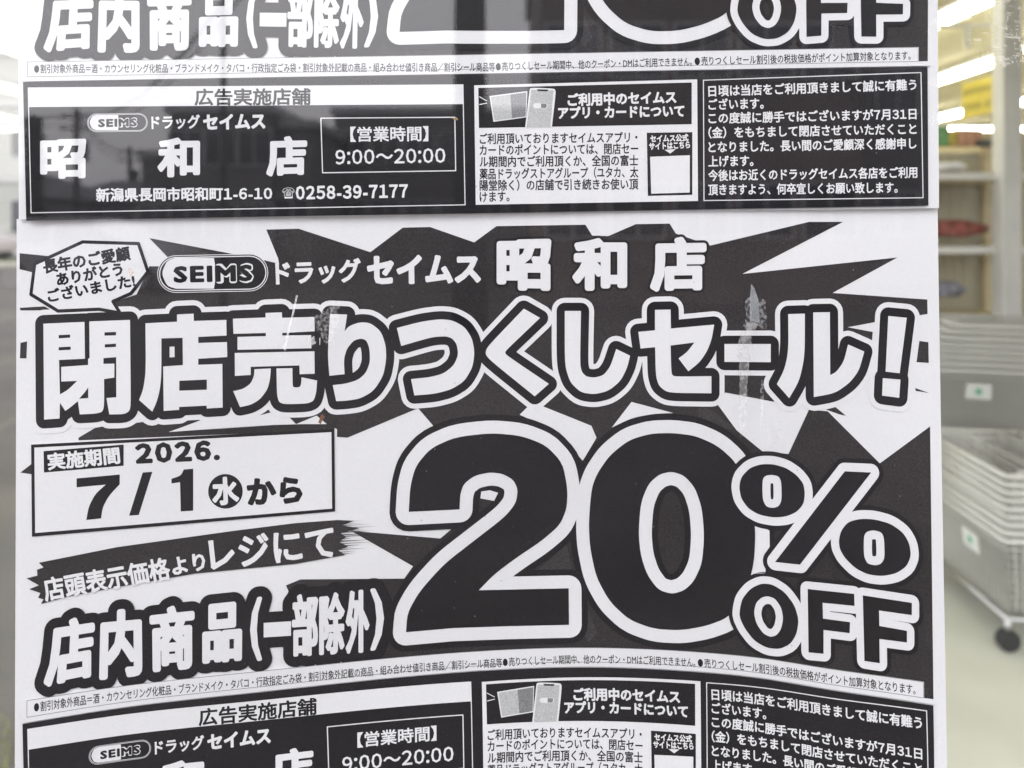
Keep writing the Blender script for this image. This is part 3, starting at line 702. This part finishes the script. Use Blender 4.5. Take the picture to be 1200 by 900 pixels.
shelf('', x1-1.2, x1, Y, (.45, .75, at(0, 362, Y)[2]-.02, at(0, 287, Y)[2]-.02, at(0, 209, Y)[2]-.02), at(0, 172, Y)[2]-.02, 'cream shelf unit behind the posters right edge with a red pack on it')
x2 = at(1193, 0, Y)[0]
shelf('', x2, x2+1.2, Y+.05, (.45, .75, 1.05, 1.35, 1.65), 1.9, 'cream shelf unit at the right edge beyond the pillar')
def wrap(name, pts_label, cat, cx, row, w, h, d, m, y, seed):
    """soft crumpled packet"""
    a = at(cx, row, y); o = bpy.data.objects.new(name, bpy.data.meshes.new(name)); bm = bmesh.new()
    bmesh.ops.create_uvsphere(bm, u_segments=20, v_segments=12, radius=1)
    rr = random.Random(seed)
    for v in bm.verts:
        q = v.co; k = 1+.12*math.sin(7*q.x+seed)*math.cos(5*q.y+2*seed)+rr.uniform(-.05, .05)
        v.co = (math.copysign(abs(q.x)**.7, q.x)*w/2*k, math.copysign(abs(q.y)**.8, q.y)*d/2*k, max(-h/2, math.copysign(abs(q.z)**.8, q.z)*h/2*k))
    bm.to_mesh(o.data); bm.free(); o.data.materials.append(m); link(o); o.location = a; return meta(o, pts_label, cat)
Yf = 3.65
wrap('snack_pack', 'crumpled red pack lying on the middle cream shelf', 'packet', 1112, 268, .32, .085, .2, mat('red_film', (.30, .075, .05), .5, noise=.5, nscale=40), Yf, 1)
wrap('cloth_pack', 'blue grey soft pack on the lower cream shelf', 'packet', 1104, 338, .17, .075, .2, mat('blue_film', (.30, .31, .37), .5, noise=.35, nscale=18), Yf, 2)
wrap('tissue_pack', 'small white pack on the top inner cream shelf', 'packet', 1108, 197, .18, .05, .18, mat('white_film', (.72, .75, .82), .5, noise=.1, nscale=18), Yf, 3)
for cx, w, h, col, lab in ((1112, .09, .10, (.16, .38, .14), 'green carton on top of the cream shelf unit'), (1128, .05, .07, (.62, .5, .08), 'yellow carton on top of the cream shelf unit'), (1146, .14, .085, (.6, .33, .2), 'orange brown carton on top of the cream shelf unit')):
    a = at(cx, 171, Yf+.1); z0 = at(0, 172, Y)[2]
    bevel(meta(MB().box(-w/2, w/2, -.06, .06, 0, h).build('carton', mat('carton_'+lab.split()[0], col, .5, noise=.2, nscale=30)), lab, 'carton'), .004).location = (a[0], 3.9-.02, z0)
a = at(1152, 171, 3.8); wrap('dark_pouch', 'small dark pouch on the top edge of the cream shelf unit', 'pouch', 1153, 168, .09, .04, .06, mat('dark_film', (.06, .06, .055), .5, noise=.3, nscale=20), 3.82, 5)

# shopping baskets
bpl = mat('grey_basket_plastic', (.52, .52, .48), .42, noise=.04, nscale=5)
rimm = mat('pale_rim_plastic', (.66, .66, .61), .3, noise=.04, nscale=5)
def basket_parts(root, lattice=True):
    Wt, Dt, Wb, Db, H = .27, .19, .235, .155, .25
    m = MB()
    # rim
    rim = MB()
    pts = [(-Wt, -Dt), (Wt, -Dt), (Wt, Dt), (-Wt, Dt)]
    for (x, y), (u, v) in zip(pts, pts[1:]+pts[:1]): rim.tube([(x, y, H), (u, v, H)], .0085, 8)
    for (x, y), (u, v) in zip(pts, pts[1:]+pts[:1]):
        s = .985; rim.tube([(x*s, y*s, H-.028), (u*s, v*s, H-.028)], .003, 6)
    r = rim.build('rim', rimm, root, smooth=True)
    sides = [((-Wt, -Dt), (Wt, -Dt), (-Wb, -Db), (Wb, -Db)), ((Wt, -Dt), (Wt, Dt), (Wb, -Db), (Wb, Db)), ((Wt, Dt), (-Wt, Dt), (Wb, Db), (-Wb, Db)), ((-Wt, Dt), (-Wt, -Dt), (-Wb, Db), (-Wb, -Db))]
    for a, b, c2, d in sides:
        L = math.dist(a, b); nv = int(L/.026)
        for i in range(nv+1):
            t = i/nv; m.tube([(a[0]+(b[0]-a[0])*t, a[1]+(b[1]-a[1])*t, H), (c2[0]+(d[0]-c2[0])*t, c2[1]+(d[1]-c2[1])*t, 0)], .0026, 4, False)
        for j in range(0, 9):
            t = j/9; p0 = [c2[k]+(a[k]-c2[k])*t for k in (0, 1)]; p1 = [d[k]+(b[k]-d[k])*t for k in (0, 1)]
            m.tube([(*p0, H*t), (*p1, H*t)], .0022, 4, False)
    m.build('mesh_wall', bpl, root, kind='stuff')
    fl = MB()
    for i in range(18): x = -Wb+2*Wb*i/17; fl.tube([(x, -Db, 0), (x, Db, 0)], .0022, 4, False)
    for i in range(12): y = -Db+2*Db*i/11; fl.tube([(-Wb, y, 0), (Wb, y, 0)], .0022, 4, False)
    fl.build('mesh_floor', bpl, root, kind='stuff')
    hd = MB()
    for sx in (-1, 1):
        pass
    for y in (-.06, .06): hd.tube([(-Wt+.02, y*2.4, H+.004), (-Wt+.05, y*1.2, H+.012), (Wt-.05, y*1.2, H+.012), (Wt-.02, y*2.4, H+.004)], .006, 6)
    hd.build('handle', bpl, root, smooth=True)
stk = mat('white_sticker', (.72, .73, .70), .5); grn = mat('green_print', (.10, .42, .24), .5)
def sticker(root):
    # on both long and short sides near the top; plate with a green round mark
    for (cx, cy, rz) in ((-.06, -.180, 0), (-.05, .180, 180)):
        s_ = MB().box(-.05, .05, -.002, 0, -.035, .035).build('sticker', stk, root); s_.location = (cx*1.0, cy, .165); s_.rotation_euler = (R(8), 0, R(rz))
        g2 = MB().tube([(0, -.0022, 0), (0, -.004, 0)], .014, 16).build('round_mark', grn, s_)
b0 = empty('shopping_basket', (0, 0, 0), 'lowest grey basket of the front stack standing on the wheeled base', 'basket', 'nested grey shopping baskets')
basket_parts(b0); sticker(b0)
plain = empty('shopping_basket', (0, 0, 0), 'second basket from the bottom of the front nested grey stack', 'basket', 'nested grey shopping baskets')
basket_parts(plain)
fx, fy = at(1178, 0, 2.45)[0], 2.45
# near left corner of the stack on the ray of column 1178; its long side runs back, a little to the right
rz = R(87)
cn = V((-.27*math.cos(rz)-.19*math.sin(rz), -.27*math.sin(rz)+.19*math.cos(rz)))
cx, cy = fx-cn.x, fy-cn.y
Z0 = .14
ORD = ['lowest', 'second', 'third', 'fourth', 'fifth', 'sixth', 'seventh', 'eighth', 'ninth']
b0.location = (cx, cy, Z0); b0.rotation_euler = (0, 0, rz)
plain.location = (cx, cy, Z0+.027); plain.rotation_euler = (0, 0, rz)
for i in range(2, 8):
    dup(plain, (cx+random.uniform(-.004, .004), cy+random.uniform(-.004, .004), Z0+.027*i), ORD[i]+' basket from the bottom of the front nested grey stack', rz=rz+R(random.uniform(-.8, .8)))
tb = dup(b0, (cx, cy, Z0+.027*8), 'topmost grey basket of the front stack with a green marked sticker', rz=rz+R(.6))
# back stack: a nest below, then a second nest set on top of it
bx, by = at(1148, 0, 3.1)[0]+.22, 3.1+.24
rz2 = R(-14)
G2 = 'grey baskets of the back stack'
firstb = dup(plain, (bx, by, .14), 'lowest basket on the stand of the back grey basket stack', G2, rz=rz2)
for i in range(1, 7): dup(firstb, (bx+random.uniform(-.004, .004), by+random.uniform(-.004, .004), .14+.027*i), ORD[i]+' basket from the floor in the back grey basket stack', rz=rz2+R(random.uniform(-1, 1)))
ZB = .14+.027*6+.262
dup(b0, (bx-.10, by-.03, ZB), 'grey basket with a green marked sticker, lowest of the upper nest in the back', G2, rz=rz2+R(2))
up = dup(plain, (bx-.082, by-.03, ZB+.027), 'second basket up in the upper nest of the back stack', G2, rz=rz2+R(1))
for i in range(2, 7): dup(up, (bx-.10+.019*i+random.uniform(-.003, .003), by-.03+random.uniform(-.006, .006), ZB+.027*i), ORD[i]+' basket up in the upper nest of the back stack', rz=rz2+R(1+random.uniform(-1.5, 1.5)))
dup(up, (bx+.035, by-.03, ZB+.027*7), 'topmost grey basket of the taller back stack below the shelf', G2, rz=rz2+R(1))
# wheeled bases
stel = mat('steel_tube', (.5, .5, .5), .35, metal=.8); rub = mat('black_rubber', (.015, .018, .017), .6)
def dolly(x, y, z, rz_, label):
    t = empty('basket_dolly', (x, y, .02), label, 'dolly', None, rz_)
    f_ = MB(); q = [(-.25, -.17), (.25, -.17), (.25, .17), (-.25, .17)]; zz = z-.032
    for a_, b_ in zip(q, q[1:]+q[:1]): f_.tube([(*a_, zz), (*b_, zz)], .010, 8)
    f_.build('frame', stel, t, smooth=True)
    for a_ in q:
        lg = MB().tube([(*a_, zz), (a_[0], a_[1], .06)], .011, 8).build('leg', stel, t, smooth=True)
        w = MB().tube([(-.014, 0, 0), (.014, 0, 0)], .036, 18).build('caster', rub, t); w.location = (a_[0], a_[1], .036)
    return t
dolly(cx, cy, Z0-.005, rz, 'wheeled steel stand with black casters under the front basket stack')
dolly(bx, by, .135, rz2, 'wheeled steel stand under the taller back basket stack')

# ------------------------------------------------------------ marks on the glass
def film(name, alpha, rough, col=(.8, .8, .8), hole=0, sc=300):
    m_ = mat(name, col, rough); n_ = m_.node_tree; b_ = n_.nodes['Principled BSDF']
    t_ = n_.nodes.new('ShaderNodeTexCoord'); x_ = n_.nodes.new('ShaderNodeTexNoise'); x_.inputs['Scale'].default_value = sc; x_.inputs['Detail'].default_value = 6
    n_.links.new(t_.outputs['Object'], x_.inputs['Vector'])
    q_ = n_.nodes.new('ShaderNodeMapRange'); q_.inputs[1].default_value = .42; q_.inputs[2].default_value = .62; q_.inputs[3].default_value = alpha*hole; q_.inputs[4].default_value = alpha
    n_.links.new(x_.outputs[0], q_.inputs[0]); n_.links.new(q_.outputs[0], b_.inputs['Alpha']); return m_
filmm = film('tape_film', .2, .35, hole=.35); smear = film('glue_smear', .12, .6, hole=0, sc=700); clear = film('clear_tape', .16, .2, hole=.7, sc=60)
brown = mat('brown_fleck', (.13, .06, .035), .7, noise=.4, nscale=400); whitef = film('white_flake', .8, .7, hole=.6, sc=900)
YG = .3308
def gpoly(name, pts, m_, label=None, cat=None, parent=None, lift=0, kind=None, thick=.00012):
    """flat flake on the outside of the pane; PTS are column,row of the outline"""
    pts = [at(p[0], p[1], YG-lift) for p in pts]
    c0 = np.mean([p for p in pts], 0)
    o = MB().prism([(p[0]-c0[0], p[2]-c0[2]) for p in pts][::-1], -thick, 0).build(name, m_, parent, kind)
    o.location = c0
    if label: meta(o, label, cat)
    return o
def rough_poly(pts, j, n=6, seed=1):
    r_ = random.Random(seed); o = []
    for i in range(len(pts)):
        a_, b_ = pts[i], pts[(i+1) % len(pts)]
        for k in range(n): t = k/n; o.append((a_[0]+(b_[0]-a_[0])*t+r_.uniform(-j, j), a_[1]+(b_[1]-a_[1])*t+r_.uniform(-j, j)))
    return o
tp = at(884, 400, YG)
tape = empty('tape_residue', tp, 'torn clear tape and glue smear on the glass over the long bar of the headline', 'tape')
def gchild(name, pts, m_, lift=0):
    pts = [at(p[0], p[1], YG-lift) for p in pts]
    return MB().prism([(p[0]-tp[0], p[2]-tp[2]) for p in pts][::-1], -.0001-lift, -lift).build(name, m_, tape)
gchild('tape_strip', rough_poly([(880, 332), (884, 338), (889, 352), (890, 379), (879, 376), (879, 350)], .4, 3, 2), film('tape_blue', .22, .25, (.62, .67, .70), .7, 120))
gchild('tape_fold', rough_poly([(871, 381), (880, 376), (889, 380), (884, 387), (875, 388)], .5, 3, 3), filmm, .0004)
gchild('glue_trail', rough_poly([(869, 388), (879, 388), (881, 405), (877, 430), (875, 465), (866, 467), (867, 435), (864, 408)], .9, 6, 4), film('glue_pale', .3, .6, (.5, .5, .5), .35, 500), .0007)
gchild('glue_trail', rough_poly([(866, 462), (876, 462), (874, 500), (868, 512), (865, 492)], .9, 6, 5), smear, .0010)
gchild('glue_trail', rough_poly([(892, 440), (896, 452), (894, 490), (890, 505)], .7, 6, 6), smear, .0013)
gchild('glue_specks', rough_poly([(873, 352), (880, 348), (880, 380), (874, 384)], 1.2, 6, 7), smear, .0016)
gchild('glue_specks', rough_poly([(890, 350), (898, 352), (899, 385), (890, 386)], 1.2, 6, 8), smear, .0019)
gpoly('scratch', rough_poly([(347, 346), (349.5, 346), (336, 402), (335, 411), (331.5, 409), (334, 401)], .25, 4, 1), film('scratch_white', .35, .6, (.85, .85, .85), .6, 300), 'thin white vertical scratch over the third headline character', 'scratch')
gpoly('glue_patch', rough_poly([(368, 372), (378, 366), (392, 358), (398, 372), (392, 398), (384, 405), (374, 392)], 2, 5, 9), smear, 'speckled glue patch between the third and fourth headline characters', 'glue patch', lift=.0002)
gpoly('glue_patch', rough_poly([(360, 396), (368, 394), (370, 402), (366, 405), (361, 402)], .8, 3, 10), film('grey_glue', .5, .6, (.6, .6, .6), .6, 500), 'small grey glue blob at the right end of the third headline character', 'glue patch', lift=.0002)
gpoly('glue_patch', rough_poly([(385, 352), (398, 352), (396, 365), (386, 366)], 1.6, 5, 11), smear, 'speckled glue patch at the top of the fourth headline character', 'glue patch', lift=.0004)
gpoly('glue_patch', rough_poly([(905, 500), (915, 492), (914, 520), (904, 526)], 1.6, 5, 12), film('faint_glue', .12, .6, (.5, .5, .5), .1, 500), 'faint grey smear on the white burst right of the tape', 'glue patch', lift=.0004)
gpoly('brown_fleck', [(373, 495), (376, 487), (377.5, 485), (381, 489), (378, 492), (376, 497)], brown, 'reddish brown fleck below the third headline character', 'fleck')
gpoly('brown_fleck', rough_poly([(529, 138.5), (535, 137.5), (537, 140), (533, 141)], .6, 3, 2), mat('tan_fleck', (.25, .16, .08), .7), 'brown fleck on the corner of the upper opening hours frame', 'fleck')
gpoly('brown_fleck', rough_poly([(151, 315), (153, 314), (157, 320), (152, 324), (151, 320)], .5, 3, 4), film('pink_fleck', .3, .7, (.6, .4, .33), .5, 500), 'faint pinkish fleck beside the exclamation mark of the speech bubble', 'fleck')
m = MB(); random.seed(11)
for i in range(95):
    u = random.random()
    if u < .55: px, py = random.uniform(640, 1090) if u < .3 else random.uniform(450, 640), random.uniform(262, 760)
    else: px, py = random.uniform(30, 1090), random.uniform(5, 890)
    a_ = at(px, py, YG-.0003); r_ = random.choice((.0001, .00013, .00016, .0003)); 
    m.prism([(a_[0]+r_*random.uniform(.4, 1.3)*math.cos(t), a_[2]+r_*random.uniform(.4, 1.3)*math.sin(t)) for t in np.linspace(0, 2*math.pi, 6)[:-1]], YG-.0004, YG-.0003)
meta(m.build('glass_dust', mat('dust', (.22, .21, .20), .8)), 'fine pale dust specks scattered over the window glass', 'dust', kind='stuff')
m = MB()
for i in range(260):
    px = 1200-abs(random.gauss(0, 34)); py = random.uniform(-5, 78)
    if px < 1130 and random.random() < .75: continue
    a_ = at(px, py, YG-.0003); w_ = random.choice((.0002, .0003, .0006, .0011, .002)); h_2 = random.choice((.00008, .00012, .0002, .0003))
    if random.random() < .25: w_, h_2 = h_2, w_*.7
    k = random.uniform(-.3, .3)
    m.prism([(a_[0]-w_, a_[2]-h_2), (a_[0]+w_*random.uniform(.5, 1), a_[2]-h_2*.4+k*w_), (a_[0]+w_*.9, a_[2]+h_2), (a_[0]-w_*.8, a_[2]+h_2*random.uniform(.3, 1)-k*w_)], YG-.0004, YG-.0003)
for i in range(60):
    px, py = random.gauss(1178, 6), random.gauss(72, 3); a_ = at(px, py, YG-.0005); r_ = random.uniform(.0002, .0006)
    m.prism([(a_[0]+r_*random.uniform(.4, 1.3)*math.cos(t), a_[2]+r_*random.uniform(.4, 1.3)*math.sin(t)) for t in np.linspace(0, 2*math.pi, 7)[:-1]], YG-.0006, YG-.0005)
meta(m.build('glass_grime', film('grime', .22, .6, (.85, .83, .76), .5, 600)), 'pale scraped film residue on the glass at the top right corner', 'grime', kind='stuff')

# ------------------------------------------------------------ street: seen at the left edge, and mirrored in the glass
render_m = mat('pale_render', (.60, .60, .57), .85, noise=.06, nscale=.6); dkwin = mat('dark_window', (.05, .06, .07), .12, spec=.8); framem = mat('window_frame', (.5, .5, .5), .5)
def house(loc, w, d, h, m_, label, wins, roof=None, bands=(), rz_=0, face=-1, rows=None):
    t = empty('building', loc, label, 'building', None, rz_)
    MB().box(-w/2, w/2, -d/2, d/2, 0, h).build('wall', m_, t)
    if roof == 'hip':
        v_ = [(-w/2-.4, -d/2-.4, h), (w/2+.4, -d/2-.4, h), (w/2+.4, d/2+.4, h), (-w/2-.4, d/2+.4, h), (-w/4, 0, h+1.4), (w/4, 0, h+1.4)]
        pyd('roof', v_, [(0, 1, 5, 4), (1, 2, 5), (2, 3, 4, 5), (3, 0, 4), (3, 2, 1, 0)], mat('roof_tile', (.09, .09, .10), .7, noise=.2, nscale=3), t)
    else:
        MB().box(-w/2-.12, w/2+.12, -d/2-.12, d/2+.12, h, h+.22).build('parapet', framem, t)
    for z in bands: MB().box(-w/2-.06, w/2+.06, -d/2-.06 if face < 0 else d/2-.01, -d/2+.01 if face < 0 else d/2+.06, z, z+.25).build('balcony_band', framem, t)
    yf = d/2*face
    for (x, z, ww, hh) in wins:
        fr_ = MB()
        for q in ((x-ww/2-.05, x+ww/2+.05, z-.05, z), (x-ww/2-.05, x+ww/2+.05, z+hh, z+hh+.05), (x-ww/2-.05, x-ww/2, z, z+hh), (x+ww/2, x+ww/2+.05, z, z+hh), (x-.02, x+.02, z, z+hh)):
            fr_.box(q[0], q[1], min(yf, yf+.05*face), max(yf, yf+.05*face), q[2], q[3])
        f_ = fr_.build('window', framem, t)
        MB().box(x-ww/2, x+ww/2, min(yf+.005*face, yf+.02*face), max(yf+.005*face, yf+.02*face), z, z+hh).build('pane', dkwin, f_)
    return t
def grid_w(w, zs, n, ww, hh): return [(-w/2+w*(i+.5)/n, z, ww, hh) for z in zs for i in range(n)]
# left strip, about 30 m away, direct view
house((-24, 38, 0), 22, 10, 8.9, mat('white_render', (.42, .42, .40), .8, noise=.04, nscale=.5), 'white two storey building across the car park at the left edge', grid_w(22, (1.0, 4.4), 9, 1.5, 1.4), bands=(3.2, 6.6))
# mirrored buildings behind the viewer
def mir(col, row, dist): return ((col-600)/F*dist, .672-dist, EYE+(260-row)/F*dist)
def house_m(c0, c1, top, dist, d, m_, label, nw, zs, **k):
    x0 = mir(c0, 0, dist)[0]; x1_ = mir(c1, 0, dist)[0]; h = mir(0, top, dist)[2]
    return house(((x0+x1_)/2, .672-dist-d/2, 0), x1_-x0, d, h, m_, label, grid_w(x1_-x0, zs, nw, .9, .9), face=1, **k)
grey_w = mat('grey_siding', (.20, .195, .19), .8, noise=.1, nscale=1); brn_w = mat('brown_wall', (.20, .17, .155), .8, noise=.15, nscale=.7)
house_m(200, 318, 133, 20, 8, grey_w, 'grey two storey house mirrored in the left store panel of the upper poster', 3, (1.0, 3.0))
house_m(319, 366, 150, 20.5, 7, grey_w, 'lower wing of the grey mirrored house', 1, (1.2,))
house_m(166, 199, 185, 21, 6, grey_w, 'small grey annex left of the mirrored house', 1, (1.0,))
house_m(392, 633, 134, 24, 8, grey_w, 'wide dark mirrored house beside the opening hours frame', 6, (1.2, 3.4))
house_m(634, 1010, -140, 13, 9, brn_w, 'tall brown building mirrored in the right half of the posters', 5, (1.2, 4.0, 6.6))
house_m(1012, 1400, -60, 17, 9, grey_w, 'tall grey building beyond the mirrored brown one', 5, (1.2, 4.0, 6.6))
house_m(-160, 58, 232, 38, 8, grey_w, 'low far house mirrored at the left edge of the upper poster', 4, (1.0,), roof='hip')
house_m(62, 164, 236, 42, 8, grey_w, 'low far house between the two mirrored utility poles', 3, (1.0,), roof='hip')
# utility poles and wires
con = mat('concrete_pole', (.10, .10, .095), .8, noise=.1); blk = mat('cable', (.03, .03, .03), .6)
def pole(col, top, dist, r_, label, arms=2):
    a_ = mir(col, top, dist); t = empty('utility_pole', (a_[0], a_[1], 0), label, 'utility pole', 'poles mirrored in the window')
    MB().tube([(0, 0, 0), (0, 0, a_[2])], [r_, r_*.75], 12).build('shaft', con, t, smooth=True)
    for i in range(arms):
        z = a_[2]-.35-i*.55; MB().box(-.75, .75, -.05, .05, z-.05, z+.05).build('crossarm', con, t)
        for x in (-.65, 0, .65): MB().tube([(x, 0, z+.05), (x, 0, z+.22)], .05, 8).build('insulator', housem, t)
    if arms: MB().tube([(.35, .1, a_[2]-2.4), (.35, .1, a_[2]-1.5)], .25, 12).build('transformer', con, t)
    return a_
p1 = pole(90, 128, 34, .17, 'left mirrored utility pole with crossarms and transformer'); p2 = pole(152, 172, 48, .17, 'smaller far mirrored utility pole')
pole(262, -60, 12, .055, 'thin dark pole mirrored in front of the grey house', 0)
pole(551, -260, 10, .25, 'thick dark post mirrored left of the middle of the posters', 0)
p4 = mir(300, -60, 16)
for i, (A_, B_) in enumerate(((p1, p4), (p1, p2), ((p1[0]-20, p1[1], p1[2]), p1))):
    for k in range(3):
        a_ = V(A_)+V((0, 0, -.3-.55*(k//2)+.1*k)); b_ = V(B_)+V((0, 0, -.3-.55*(k//2)+.1*k))
        pts = [a_.lerp(b_, t/12)-V((0, 0, 1.2*math.sin(math.pi*t/12)*(1 if i == 0 else .5))) for t in range(13)]
        o = MB().tube([p_-pts[0] for p_ in pts], .022, 5).build('overhead_wire', blk); o.location = pts[0]
        meta(o, ['upper', 'middle', 'lowest'][k]+[' overhead wire sagging down past the mirrored house', ' overhead wire between the two mirrored poles', ' overhead wire leaving the left mirrored pole'][i], 'wire', 'overhead wires mirrored in the window')
# hedge / bushes in the mirror
leaf = mat('hedge_leaf', (.05, .07, .03), .8, noise=.3, nscale=20)
def bush(x, y, w, h, n_, label, seed, m_=leaf, name='bush', cat='bush'):
    r_ = random.Random(seed); b_ = MB()
    for i in range(n_):
        u = r_.uniform(0, 2*math.pi); q = r_.random()**.5; zz = h*r_.random()**.8; rr = w/2*q*math.sqrt(max(.05, 1-(zz/h)**2*.7))
        c_ = V((rr*math.cos(u), rr*math.sin(u)*.7, zz)); s_ = r_.uniform(.04, .1)*(h/1.5+.3); d1 = V((r_.uniform(-1, 1), r_.uniform(-1, 1), r_.uniform(-1, 1))).normalized(); d2 = d1.orthogonal().normalized()
        n0 = len(b_.v); b_.v += [tuple(c_-d1*s_), tuple(c_+d2*s_*.5), tuple(c_+d1*s_), tuple(c_-d2*s_*.5)]; b_.f.append((n0, n0+1, n0+2, n0+3))
    t = empty(name, (x, y, 0), label, cat)
    b_.build('foliage', m_, t, kind='stuff'); MB().tube([(0, 0, 0), (0, 0, h*.6)], .03*h, 6).build('stem', con, t)
    return t
a_ = mir(40, 139, 26); bush(a_[0], a_[1], .5, a_[2], 500, 'dark tree mirrored at the left edge of the upper poster', 1, name='tree', cat='tree')
# parked cars: one across the lot at the left edge (direct view), one mirrored
def car(x, y, rz_, paint, label):
    t = empty('parked_car', (x, y, 0), label, 'car', None, rz_)
    prof = [(-2.05, .35), (-2.1, .75), (-2.0, 1.0), (-1.75, 1.3), (-1.35, 1.5), (0.2, 1.52), (.75, 1.35), (1.15, 1.02), (1.85, .88), (2.05, .65), (2.05, .35)]
    bm = bmesh.new(); rings = []
    for yy, sc in ((-.82, 0), (-.80, 1), (.80, 1), (.82, 0)):
        ring = []
        for (px, pz) in prof:
            tuck = max(0, (pz-.9))*.28; w_ = math.copysign(abs(yy)-tuck, yy)
            ring.append(bm.verts.new((px, w_, pz)))
        rings.append(ring)
    for r0, r1 in ((rings[1], rings[2]),):
        for i in range(len(prof)): j = (i+1) % len(prof); bm.faces.new((r0[i], r0[j], r1[j], r1[i]))
    bm.faces.new(rings[1][::-1]); bm.faces.new(rings[2])
    for r0 in (rings[0], rings[3]):
        for v_ in r0: bm.verts.remove(v_)
    me = bpy.data.meshes.new('body'); bm.to_mesh(me); bm.free(); me.materials.append(paint); o = bpy.data.objects.new('body', me); link(o, t); bevel(o, .05, 3)
    for s_ in (-1, 1):
        y_ = s_*.80
        for poly in ([(-1.7, 1.0), (-1.45, 1.38), (-.6, 1.42), (-.6, 1.0)], [(-.5, 1.0), (-.5, 1.42), (.2, 1.42), (.95, 1.0)]):
            k_2 = MB(); yb = [(abs(y_)-max(0, pz-.9)*.28+.004)*s_ for _, pz in poly]
            k_2.v = [(px, yb[i], pz) for i, (px, pz) in enumerate(poly)]+[(px, yb[i]-.01*s_, pz) for i, (px, pz) in enumerate(poly)]
            k_2.f = [(0, 1, 2, 3), (7, 6, 5, 4), (0, 4, 5, 1), (1, 5, 6, 2), (2, 6, 7, 3), (3, 7, 4, 0)]
            k_2.build('side_window', dkwin, t)
        for wx in (-1.3, 1.3):
            w = MB().tube([(wx, s_*.70, .31), (wx, s_*.84, .31)], .31, 22).build('wheel', rub, t)
            MB().tube([(wx, s_*.835, .31), (wx, s_*.85, .31)], .2, 12).build('rim', alum, w)
        MB().box(-2.1, -2.06, s_*.75-.1*(s_ > 0)-.0, s_*.75+.1*(s_ < 0)+.0, .75, .95).build('tail_light', mat('red_lens', (.3, .02, .02), .3), t)
        MB().box(2.0, 2.06, s_*.7-.1, s_*.7+.1, .62, .74).build('headlight', housem, t)
    return t
car(at(11, 0, 27.5)[0]-2.05, 27.5, R(0), mat('silver_pink_paint', (.50, .45, .45), .3, metal=.2), 'pale silver pink car parked at the far left edge')
a_ = mir(82, 225, 15); car(a_[0], a_[1]-1, R(0), mat('grey_paint', (.45, .46, .48), .3, metal=.2), 'grey car mirrored low in the left corner of the upper poster')
# kerb strip and weeds at the left
meta(MB().box(-60, -.9, 23.5, 24.6, 0, .1).build('kerb', mat('concrete_kerb', (.36, .34, .30), .9, noise=.15, nscale=4)), kind='structure')
meta(MB().box(-60, -.9, 24.6, 27.0, 0, .06).build('verge', mat('verge_grass', (.10, .12, .05), .95, noise=.3, nscale=3)), kind='structure')
b_ = MB(); r_ = random.Random(4)
for i in range(600):
    x = r_.gauss(-1.42, .11); y = r_.gauss(1.93, .10); h = r_.uniform(.01, .05); dx, dy = r_.uniform(-.02, .02), r_.uniform(-.02, .02); w_ = .003
    n0 = len(b_.v); b_.v += [(x-w_, y, .0), (x+w_, y, 0), (x+dx, y+dy, h)]; b_.f.append((n0, n0+1, n0+2))
meta(b_.build('weeds', mat('weed_leaf', (.16, .17, .05), .8, noise=.4, nscale=20)), 'yellow green weeds on the asphalt at the lower left edge', 'weeds', kind='stuff')
